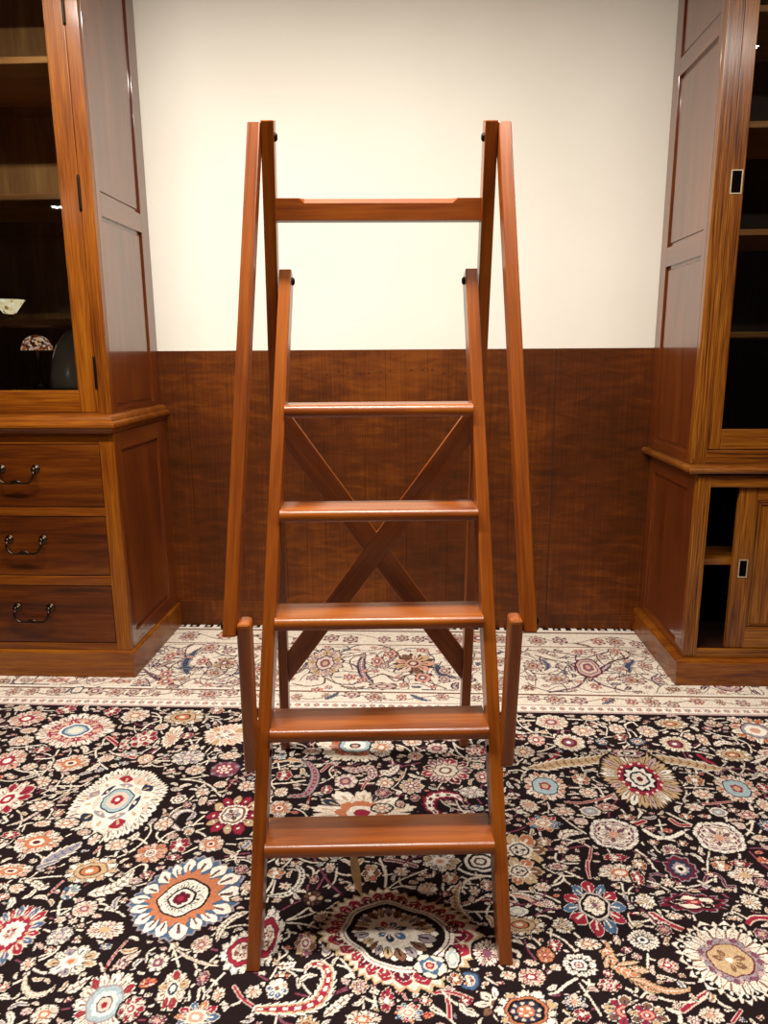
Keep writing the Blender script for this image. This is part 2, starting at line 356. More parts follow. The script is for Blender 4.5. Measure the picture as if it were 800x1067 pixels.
 'dmed2':  [('z',1,'G',11,.18), ('z',.92,'D',11,.18), ('s',.66,'N',9,.14), ('z',.5,'G',9,.25), ('e',.3,'C'), ('e',.15,'K')],
 'dmed3':  [('z',1,'G',13,.25), ('z',.94,'D',13,.25), ('s',.68,'K',6,.3), ('pet',.2,.62,5,'CKC','P'), ('e',.22,'R'), ('e',.1,'S')],
 'bigcream':[('z',1,'C',17,.22), ('pet',.48,1,17,'WWC','U'), ('pet',.74,.9,17,'K','W'), ('s',.54,'G',18,.08), ('pet',.42,.55,22,'MQG','D'), ('e',.4,'D'), ('e',.37,'T'), ('pet',.02,.3,7,'UTU','T'), ('e',.06,'W')],
 'lotus':  [('z',1.03,'N',15,.24), ('z',.92,'P',15,.24), ('pet',.4,.9,15,'TPQ','V'), ('s',.48,'N',8,.1), ('s',.42,'P',8,.14), ('e',.26,'M'), ('e',.14,'T')],
 'heart':  [('s',1,'D',7,.12), ('e',.84,'Q'), ('e',.66,'V'), ('e',.6,'P'), ('s',.42,'M',6,.2), ('e',.2,'S')],
 'rust':   [('z',1,'V',9,.4), ('pet',.1,.97,9,'STPU','V'), ('e',.36,'S'), ('e',.24,'V'), ('e',.14,'P')],
 'brust':  [('z',1,'V',9,.35), ('pet',.1,.97,9,'SPT','V'), ('e',.3,'M'), ('e',.15,'C')],
 'bros':   [('z',1,'V',11,.25), ('s',.84,'Q',9,.14), ('pet',.35,.82,9,'PCQ','V'), ('s',.42,'V',7,.1), ('s',.34,'S',7,.1), ('e',.16,'V')],
 'bflo':   [('z',1,'V',6,.3), ('s',.76,'Q',6,.2), ('e',.4,'V'), ('e',.25,'P')],
 'bfloR':  [('z',1,'D',6,.3), ('s',.8,'S',6,.2), ('e',.45,'M'), ('e',.2,'C')],
 # sprigs and half-open buds
 'bud2':   [('z',1,'C',5,.4), ('pet',.05,.9,5,'CRC','V'), ('e',.22,'T')],
 'bud3':   [('z',1,'C',9,.4), ('pet',.05,.92,9,'CPC','M'), ('e',.3,'M'), ('e',.16,'C')],
 'spark':  [('z',1,'C',7,.5), ('z',.7,'P',7,.5), ('e',.24,'U')],
 'open':   [('s',1,'C',8,.3), ('s',.72,'K',8,.2), ('z',.6,'W',8,.35), ('e',.24,'R'), ('e',.1,'C')],
}
VINE = {  # style: (rim colour, core colour, serration, kind)
 'v': (None, 'C'), 'red': ('P', 'R'), 'redd': ('D', 'M'), 'redt': (None, 'R'), 'redm': ('P', 'M'), 'redP': ('P', 'S'), 'wv': (None, 'W'), 'wg': ('G', 'D'),
 'bv': (None, 'V'), 'bvd': (None, 'N'), 'bvm': ('N', 'M')}
LEAF = {'leafC': ('C', 'W', 'U'), 'leafv': ('C', 'P', 'U'), 'leafG': ('C', 'G', 'B'), 'leafM': ('P', 'M', 'C'), 'leafM2': ('N', 'M', 'C'), 'leafN': ('G', 'N', 'B'),
        'leafO': ('C', 'T', 'O'), 'leafOr': ('T', 'O', 'C'), 'leafTan': ('C', 'T', 'U'), 'leafU': ('V', 'Q', 'U'), 'lefS': ('C', 'W', 'N'),
        'crv': ('G', 'Q', 'W'), 'crvO': ('C', 'O', 'C'), 'crvG': ('G', 'G', 'R'), 'crvD': ('D', 'R', 'W'), 'crvC': ('W', 'T', 'R')}


EGG = dict(almond=(.16, .1), orange=(.14, .06), crm=(.08, .05), palRed=(.1, .1), bluered=(.12, .05), crB=(.12, .05), bigcream=(.08, .04), redring=(.04, .02),
           ltblue=(0, .02), heart=(-.1, .12), lot=(.16, .1), rosT=(.12, .1), oranbig=(.1, .05), bud=(.25, .15), bud2=(.28, .2), bud3=(.25, .15), budO=(.3, .2), budB=(.25, .1))


class RugPainter:
    def __init__(self, xs, ys, seed=5):
        self.xs, self.ys = xs, ys
        self.img = np.zeros((len(ys), len(xs), 3), np.float32); self.img[:] = PAL['K']
        self.occ = np.zeros((len(ys), len(xs)), bool)
        self.rng = np.random.default_rng(seed)

    def window(self, x0, x1, y0, y1):
        i0, i1 = np.searchsorted(self.xs, (x0, x1)); j0, j1 = np.searchsorted(self.ys, (y0, y1))
        if i1 <= i0 or j1 <= j0: return None
        X, Y = np.meshgrid(self.xs[i0:i1], self.ys[j0:j1])
        return (slice(j0, j1), slice(i0, i1)), X, Y

    def put(self, sl, mask, col, occ=True):
        self.img[sl][mask] = PAL[col]
        if occ: self.occ[sl][mask] = True

    def motif(self, scheme, cx, cy, rx, ry, ang=0., halo=True):
        R = max(rx, ry) * 1.25 + .004
        w = self.window(cx - R, cx + R, cy - R, cy + R)
        if w is None: return
        sl, X, Y = w
        dx, dy = (X - cx) / rx, (Y - cy) / ry
        a = math.radians(ang); c, s = math.cos(a), math.sin(a)
        th = np.arctan2(-s * dx + c * dy, c * dx + s * dy)
        e1, e2 = EGG.get(scheme, (.08, .05))
        q = self.rng.uniform(0, 6.28, 4)                           # no two knotted alike
        th = th + .05 * np.sin(3 * th + q[0]) + .04 * np.sin(5 * th + q[1])
        rho = np.hypot(dx, dy) / (1 + e1 * np.cos(th) + e2 * np.cos(2 * th) - .02 + .035 * np.sin(4 * th + q[2]) + .03 * np.sin(7 * th + q[3]))
        px = .0023 / min(rx, ry)
        if halo:
            L = SCHEME[scheme][0]
            self.put(sl, rho < 1.0 + 1.5 * px, 'K', True)
        first = len(SCHEME[scheme]) > 2 and SCHEME[scheme][1][0] == 'pet'
        for n_, L in enumerate(SCHEME[scheme]):
            if n_ == 0 and first and L[0] in 'sz': L = (L[0], L[1] * .97, L[2], L[3], min(.5, L[4] * 1.75))
            if L[0] == 'e':
                self.put(sl, rho < L[1], L[2])
            elif L[0] == 's':
                f = np.abs(np.cos(th * L[3] / 2)) ** .6 + .35 * np.abs(np.cos(th * L[3] * 1.5))
                self.put(sl, rho < L[1] * (1 - L[4] + L[4] * f * .85), L[2])
            elif L[0] == 'z':
                ph = (th * L[3] / (2 * math.pi)) % 1.0
                f = 1 - np.abs(2 * ph - 1)
                self.put(sl, rho < L[1] * (1 - L[4] + L[4] * f), L[2])
            elif L[0] == 'pet':
                r0, r1, n, cols, rim = L[1:]
                u = th * n / (2 * math.pi) + .5
                k = np.floor(u).astype(int) % n; ph = (u % 1.0) * 2 - 1
                t = (rho - r0) / (r1 - r0)
                tt = np.clip(t, 0, 1)
                prof = np.where(tt < .5, np.sqrt(tt / .5), 1 - (np.clip(tt - .5, 0, 1) / .5) ** 1.7) * .97
                inn = (t > 0) & (t < 1)
                self.put(sl, inn & (np.abs(ph) < prof), rim)
                arc = rho * (2 * math.pi / n) / 2 + 1e-6
                m = inn & (np.abs(ph) < prof - np.minimum(.42, .62 * px / arc)) & (t < 1 - .5 * px / (r1 - r0))
                for i, cc in enumerate(cols):
                    self.put(sl, m & (k % len(cols) == i), cc)
                if (r1 - r0) * min(rx, ry) > .018:
                    self.put(sl, m & (np.abs(ph) < .16) & (t < .62) & (t > .12), rim)
            elif L[0] == 'dots':
                r, n, sz, cc = L[1:]
                u = th * n / (2 * math.pi) + .5
                ph = (u % 1.0) - .5
                d = np.hypot(ph * 2 * math.pi / n * r, rho - r)
                self.put(sl, d < max(sz, .7 * px), cc)

    def spine(self, style, width, P):
        P = np.array(P, float)
        if len(P) > 2:                                             # smooth the path
            Q = np.vstack([2 * P[0] - P[1], P, 2 * P[-1] - P[-2]]); out = []
            for i in range(len(P) - 1):
                a, b, c, d = Q[i:i+4]
                for t in np.linspace(0, 1, 8, endpoint=False):
                    out.append(.5 * (2*b + (c-a)*t + (2*a-5*b+4*c-d)*t*t + (3*b-a-3*c+d)*t**3))
            P = np.array(out + [P[-1]])
        seg = np.hypot(*np.diff(P, axis=0).T); cum = np.r_[0, np.cumsum(seg)]; total = cum[-1]
        n = max(4, int(total / .003)); S = np.linspace(0, total, n)
        P = np.c_[np.interp(S, cum, P[:, 0]), np.interp(S, cum, P[:, 1])]
        T = np.gradient(P, axis=0); T /= np.hypot(*T.T)[:, None] + 1e-9
        R = width * .75 + .004
        w = self.window(P[:, 0].min() - R, P[:, 0].max() + R, P[:, 1].min() - R, P[:, 1].max() + R)
        if w is None: return
        sl, X, Y = w
        best = np.full(X.shape, 1e9); idx = np.zeros(X.shape, int)
        for i in range(n):
            d = (X - P[i, 0]) ** 2 + (Y - P[i, 1]) ** 2
            m = d < best; best[m] = d[m]; idx[m] = i
        d = np.sqrt(best); t = idx / (n - 1)
        side = T[idx, 0] * (Y - P[idx, 1]) - T[idx, 1] * (X - P[idx, 0])
        h = max(width, .003) / 2
        if style in VINE:
            rim, core = VINE[style]
            if rim:
                self.put(sl, d < max(h, .003), rim); self.put(sl, d < max(h * .6, .0014), core)
            else:
                self.put(sl, d < max(h * .8, .0017) * (.8 + .4 * ((t * total / .011) % 1)), core)
            return
        rim, core, mid = LEAF[style]
        curl = style.startswith('crv')
        prof = np.clip(t * 5, 0, 1) ** .6 * np.clip((1 - t) * 3, 0, 1) ** .7 if not curl else (.55 + .45 * np.sin(np.pi * np.clip(t * 1.15, 0, 1))) * np.clip((1.02 - t) * 6, 0, 1)
        ns = max(4, round(total / max(width * .42, .012)))
        saw = ((t * ns - np.abs(side) / (width + 1e-6) * 1.0) % 1.0)
        hw = h * prof * (.66 + .38 * saw)
        self.put(sl, d < hw + .0022, 'K')
        self.put(sl, d < hw, rim)
        self.put(sl, d < hw * .72 - .0008, core)
        veins = (d < hw * .75) & (saw < .22) & (h > .009)
        self.put(sl, veins, mid)
        if curl:
            self.put(sl, d < h * .34 * prof, mid)
            self.put(sl, (d < h * .2 * prof) & ((t * ns * .7) % 1 < .5), rim)
        else:
            self.put(sl, d < np.minimum(.0016, hw * .3), mid)

    def band(self, y0, y1, col):
        j0, j1 = np.searchsorted(self.ys, (y0, y1)); self.img[j0:j1] = PAL[col]; self.occ[j0:j1] = True

    def free(self, x, y, r):
        w = self.window(x - r, x + r, y - r, y + r)
        if w is None: return False
        sl, X, Y = w
        return not (self.occ[sl] & ((X - x) ** 2 + (Y - y) ** 2 < r * r)).any()

    def paint(self, motifs, spines, x_lo, x_hi, y_lo):
        rng = self.rng
        YB = -.828                                                  # where the black field starts
        # large flowers in the part of the field beyond the ones drawn one by one
        M = [m for m in motifs if m[2] < YB + .02]; Bm = [m for m in motifs if m[2] >= YB + .02]
        big = ['crm', 'orange', 'bigO', 'ltblue', 'redring', 'zigC', 'redflo', 'palRed', 'bluered', 'feath', 'oranbig', 'redblue', 'rosO2', 'bigcream']
        mid = ['rosT', 'rosDR', 'rosO', 'rosS', 'rosP', 'rosG', 'rosM', 'flo8', 'bud', 'lot', 'rosR', 'oranb']
        P = [(m[1], m[2], max(m[3], m[4])) for m in M]
        extra = []
        for r, names, tries in ((.13, big, 2500), (.055, mid, 3000), (.032, mid, 5000)):
            for _ in range(tries):
                x, y = rng.uniform(x_lo, x_hi), rng.uniform(y_lo, YB - .06)
                rr = r * rng.uniform(.8, 1.15)
                if all((x - a) ** 2 + (y - b) ** 2 > (rr + c * .8 + .035) ** 2 for a, b, c in P) and (y < -2.0 or x < -1.55 or x > 1.2 or rr < .034):
                    e = (names[rng.integers(len(names))], x, y, rr, rr * rng.uniform(.75, 1), rng.uniform(0, 360)); extra.append(e); P.append((x, y, rr))
        M = extra + M
        # thin scrolling stems from each flower to its neighbours
        C = np.array([(m[1], m[2]) for m in M])
        for i, m in enumerate(M):
            dd = np.hypot(*(C - C[i]).T)
            for j in np.argsort(dd)[1:4]:
                if j < i or dd[j] > .34: continue
                a, b = C[i], C[j]; nrm = np.array([-(b - a)[1], (b - a)[0]]); k = rng.uniform(-.38, .38)
                self.spine('v' if rng.random() < .82 else 'redd', rng.uniform(.0055, .008), [a, a + (b - a) * .33 + nrm * k, a + (b - a) * .67 + nrm * k * .8, b])
        fs = [s for s in spines if s[2][0][1] < YB + .02]; bs = [s for s in spines if s[2][0][1] >= YB + .02]
        for st, w, pts in fs:
            if st in VINE: self.spine(st, min(max(w * (.75 if 'red' in st else 1.15), .006), .017), pts)
        # spiralling tendrils with small leaves on both sides
        for _ in range(420):
            x, y = rng.uniform(x_lo, x_hi), rng.uniform(y_lo, YB - .05); a = rng.uniform(0, 6.283)
            k = rng.choice([-1, 1]) * rng.uniform(5, 13); pts = []; n = int(rng.integers(9, 17))
            for i in range(n):
                if y > YB - .012: break
                pts.append((x, y)); x += .02 * math.cos(a); y += .02 * math.sin(a); a += .02 * k * (1 + .5 * i / n)
            if len(pts) < 5: continue
            self.spine('v' if rng.random() < .85 else 'redd', rng.uniform(.005, .0065), pts)
            for i in range(1, len(pts) - 1, 2):
                (xa, ya), (xb, yb) = pts[i], pts[i+1]; d = math.atan2(yb - ya, xb - xa) + rng.choice([-1, 1]) * rng.uniform(.7, 1.2); q = rng.uniform(.016, .03)
                if rng.random() < .7:
                    self.spine(['leafC', 'leafC', 'leafG', 'leafM', 'leafTan'][rng.integers(5)], q * .55, [(xa, ya), (xa + q*.5*math.cos(d), ya + q*.5*math.sin(d)), (xa + q*math.cos(d - .3), ya + q*math.sin(d - .3))])
                else:
                    self.motif(['floP', 'bud2', 'floO', 'floR', 'bud3', 'open'][rng.integers(6)], xa + q*.8*math.cos(d), ya + q*.8*math.sin(d), q * .55, q * .45, math.degrees(d), False)
        for m in M:
            if m in extra: self.motif(*m)
        for st, w, pts in fs:
            if st not in VINE: self.spine(st, w, pts)
        for m in M:
            if m not in extra: self.motif(*m)
        # small blossoms and leaves in the gaps
        small = ['floP', 'bud2', 'floO', 'spark', 'bud', 'bud3', 'open', 'flo8', 'star', 'budB', 'bud3', 'bud2', 'floR', 'budO', 'spark', 'floM', 'bud']
        for r, tries in ((.034, 1500), (.024, 5000), (.0165, 14000), (.0115, 20000), (.008, 16000)):
            for _ in range(tries):
                x, y = rng.uniform(x_lo, x_hi), rng.uniform(y_lo, YB - .012)
                if not self.free(x, y, r * (.95 if r > .02 else .74)): continue
                a = rng.uniform(0, 6.283); c, s = math.cos(a), math.sin(a)
                if rng.random() < .5:
                    q = r * 1.25
                    self.spine(['leafC', 'leafC', 'leafG', 'leafM', 'leafTan', 'leafC'][rng.integers(6)], r * rng.uniform(.75, 1.05), [(x - c*q, y - s*q), (x - s*q*.35, y + c*q*.35), (x + c*q, y + s*q)])
                elif rng.random() < .3 and r > .02:
                    q = r * 1.1
                    self.spine('v', .0055, [(x - c*q, y - s*q), (x - s*q*.3, y + c*q*.3), (x + c*q, y + s*q)])
                    self.motif(small[rng.integers(len(small))], x + c*q*.8, y + s*q*.8, r * .55, r * .45, math.degrees(a), False)
                    self.spine('leafC', r * .5, [(x, y), (x - s*q*.5 - c*q*.3, y + c*q*.5 - s*q*.3), (x - s*q*.9 - c*q*.3, y + c*q*.9 - s*q*.3)])
                else:
                    self.motif(small[rng.integers(len(small))], x, y, r * 1.05, r * rng.uniform(.55, .95), math.degrees(a), False)
        # ---- border, from the field outwards
        self.band(YB, .05, 'C')
        self.band(YB, YB + .012, 'Q'); self.band(YB + .012, YB + .052, 'W')
        for k, x in enumerate(np.arange(x_lo, x_hi, .034)):
            self.motif('bfloR' if k % 2 else 'bflo', x, YB + .032, .0125, .015, 0, False)
        self.band(YB + .052, YB + .060, 'Q')
        self.band(-.690, -.680, 'U'); self.band(-.680, -.672, 'W')
        self.band(-.232, -.222, 'U')
        self.band(-.070, -.060, 'V'); self.band(-.06, -.05, 'P'); self.band(-.042, .05, 'W')
        x = x_lo
        while x < x_hi:
            d = rng.uniform(.02, .05)
            w = self.window(x, x + d, -.04 + rng.uniform(0, .012), .02)
            if w: self.put(w[0], np.ones(w[1].shape, bool), 'K')
            if d > .032:
                w = self.window(x + d * .3, x + d * .65, -.028, -.01)
                if w: self.put(w[0], np.ones(w[1].shape, bool), 'P')
            x += d + rng.uniform(.008, .026)
        def scroll(y0, y1, step, names):
            ym, h = (y0 + y1) / 2, (y1 - y0) / 2
            xx = np.arange(x_lo, x_hi, step / 10)
            self.spine('bv', .006, np.c_[xx, ym + h * .55 * np.sin(xx / step * math.pi)])
            for k, x in enumerate(np.arange(x_lo, x_hi, step / 2)):
                if all((x - m[1]) ** 2 + (ym - m[2]) ** 2 > (m[3] + .03) ** 2 for m in Bm):
                    r = h * rng.uniform(.62, .85)
                    self.motif(names[k % len(names)], x, ym + rng.uniform(-.15, .15) * h, r * (1.1 if k % 2 else .8), r, 90, False)
        scroll(-.765, -.695, .16, ['bros', 'bflo', 'bros', 'bfloR']); scroll(-.218, -.075, .19, ['bros', 'bfloR', 'bros', 'bflo'])
        for st, w, pts in bs:
            if st in VINE: self.spine(st, max(w, .006), pts)
        for _ in range(420):                                         # fine arabesques of the main border
            x, y = rng.uniform(x_lo, x_hi), rng.uniform(-.64, -.26); a = rng.uniform(0, 6.28); k = rng.choice([-1, 1]) * rng.uniform(.2, .5); pts = []
            for i in range(7):
                pts.append((x, min(-.245, max(-.66, y)))); x += .035 * math.cos(a); y += .035 * math.sin(a); a += k
            self.spine('bv' if rng.random() < .7 else 'bvm', .005, pts)
        for st, w, pts in bs:
            if st not in VINE: self.spine(st, w, pts)
        for m in Bm: self.motif(*m, False)
        # filler in the main border
        self.occ[:] |= False
        B = [(m[1], m[2], max(m[3], m[4])) for m in Bm] + [(p[0], p[1], .012) for s in bs for p in s[2]]
        for r, names, tries in ((.06, ['lotus', 'heart', 'bros', 'brust'], 400), (.032, ['bros', 'bflo', 'bfloR', 'brust'], 2200), (.019, ['bflo', 'bfloR', 'bflo'], 7000)):
            for _ in range(tries):
                x, y = rng.uniform(x_lo, x_hi), rng.uniform(-.67 + r, -.235 - r)
                if all((x - a) ** 2 + (y - b) ** 2 > (r * 1.0 + c * .95 + .003) ** 2 for a, b, c in B):
                    B.append((x, y, r))
                    if rng.random() < .42:
                        a = rng.uniform(0, 6.283); q = r; c, s = math.cos(a), math.sin(a)
                        self.spine(['leafU', 'leafN', 'leafM2'][rng.integers(3)], r * .9, [(x - c*q, y - s*q), (x - s*q*.4, y + c*q*.4), (x + c*q, y + s*q)])
                    else: self.motif(names[rng.integers(len(names))], x, y, r, r * rng.uniform(.7, 1), rng.uniform(0, 360), False)
        # each knot takes the dye a little differently
        self.img *= rng.normal(1, .07, self.img.shape[:2])[..., None].astype(np.float32)
        self.img = np.clip(self.img, 0, 1)
        return self.img

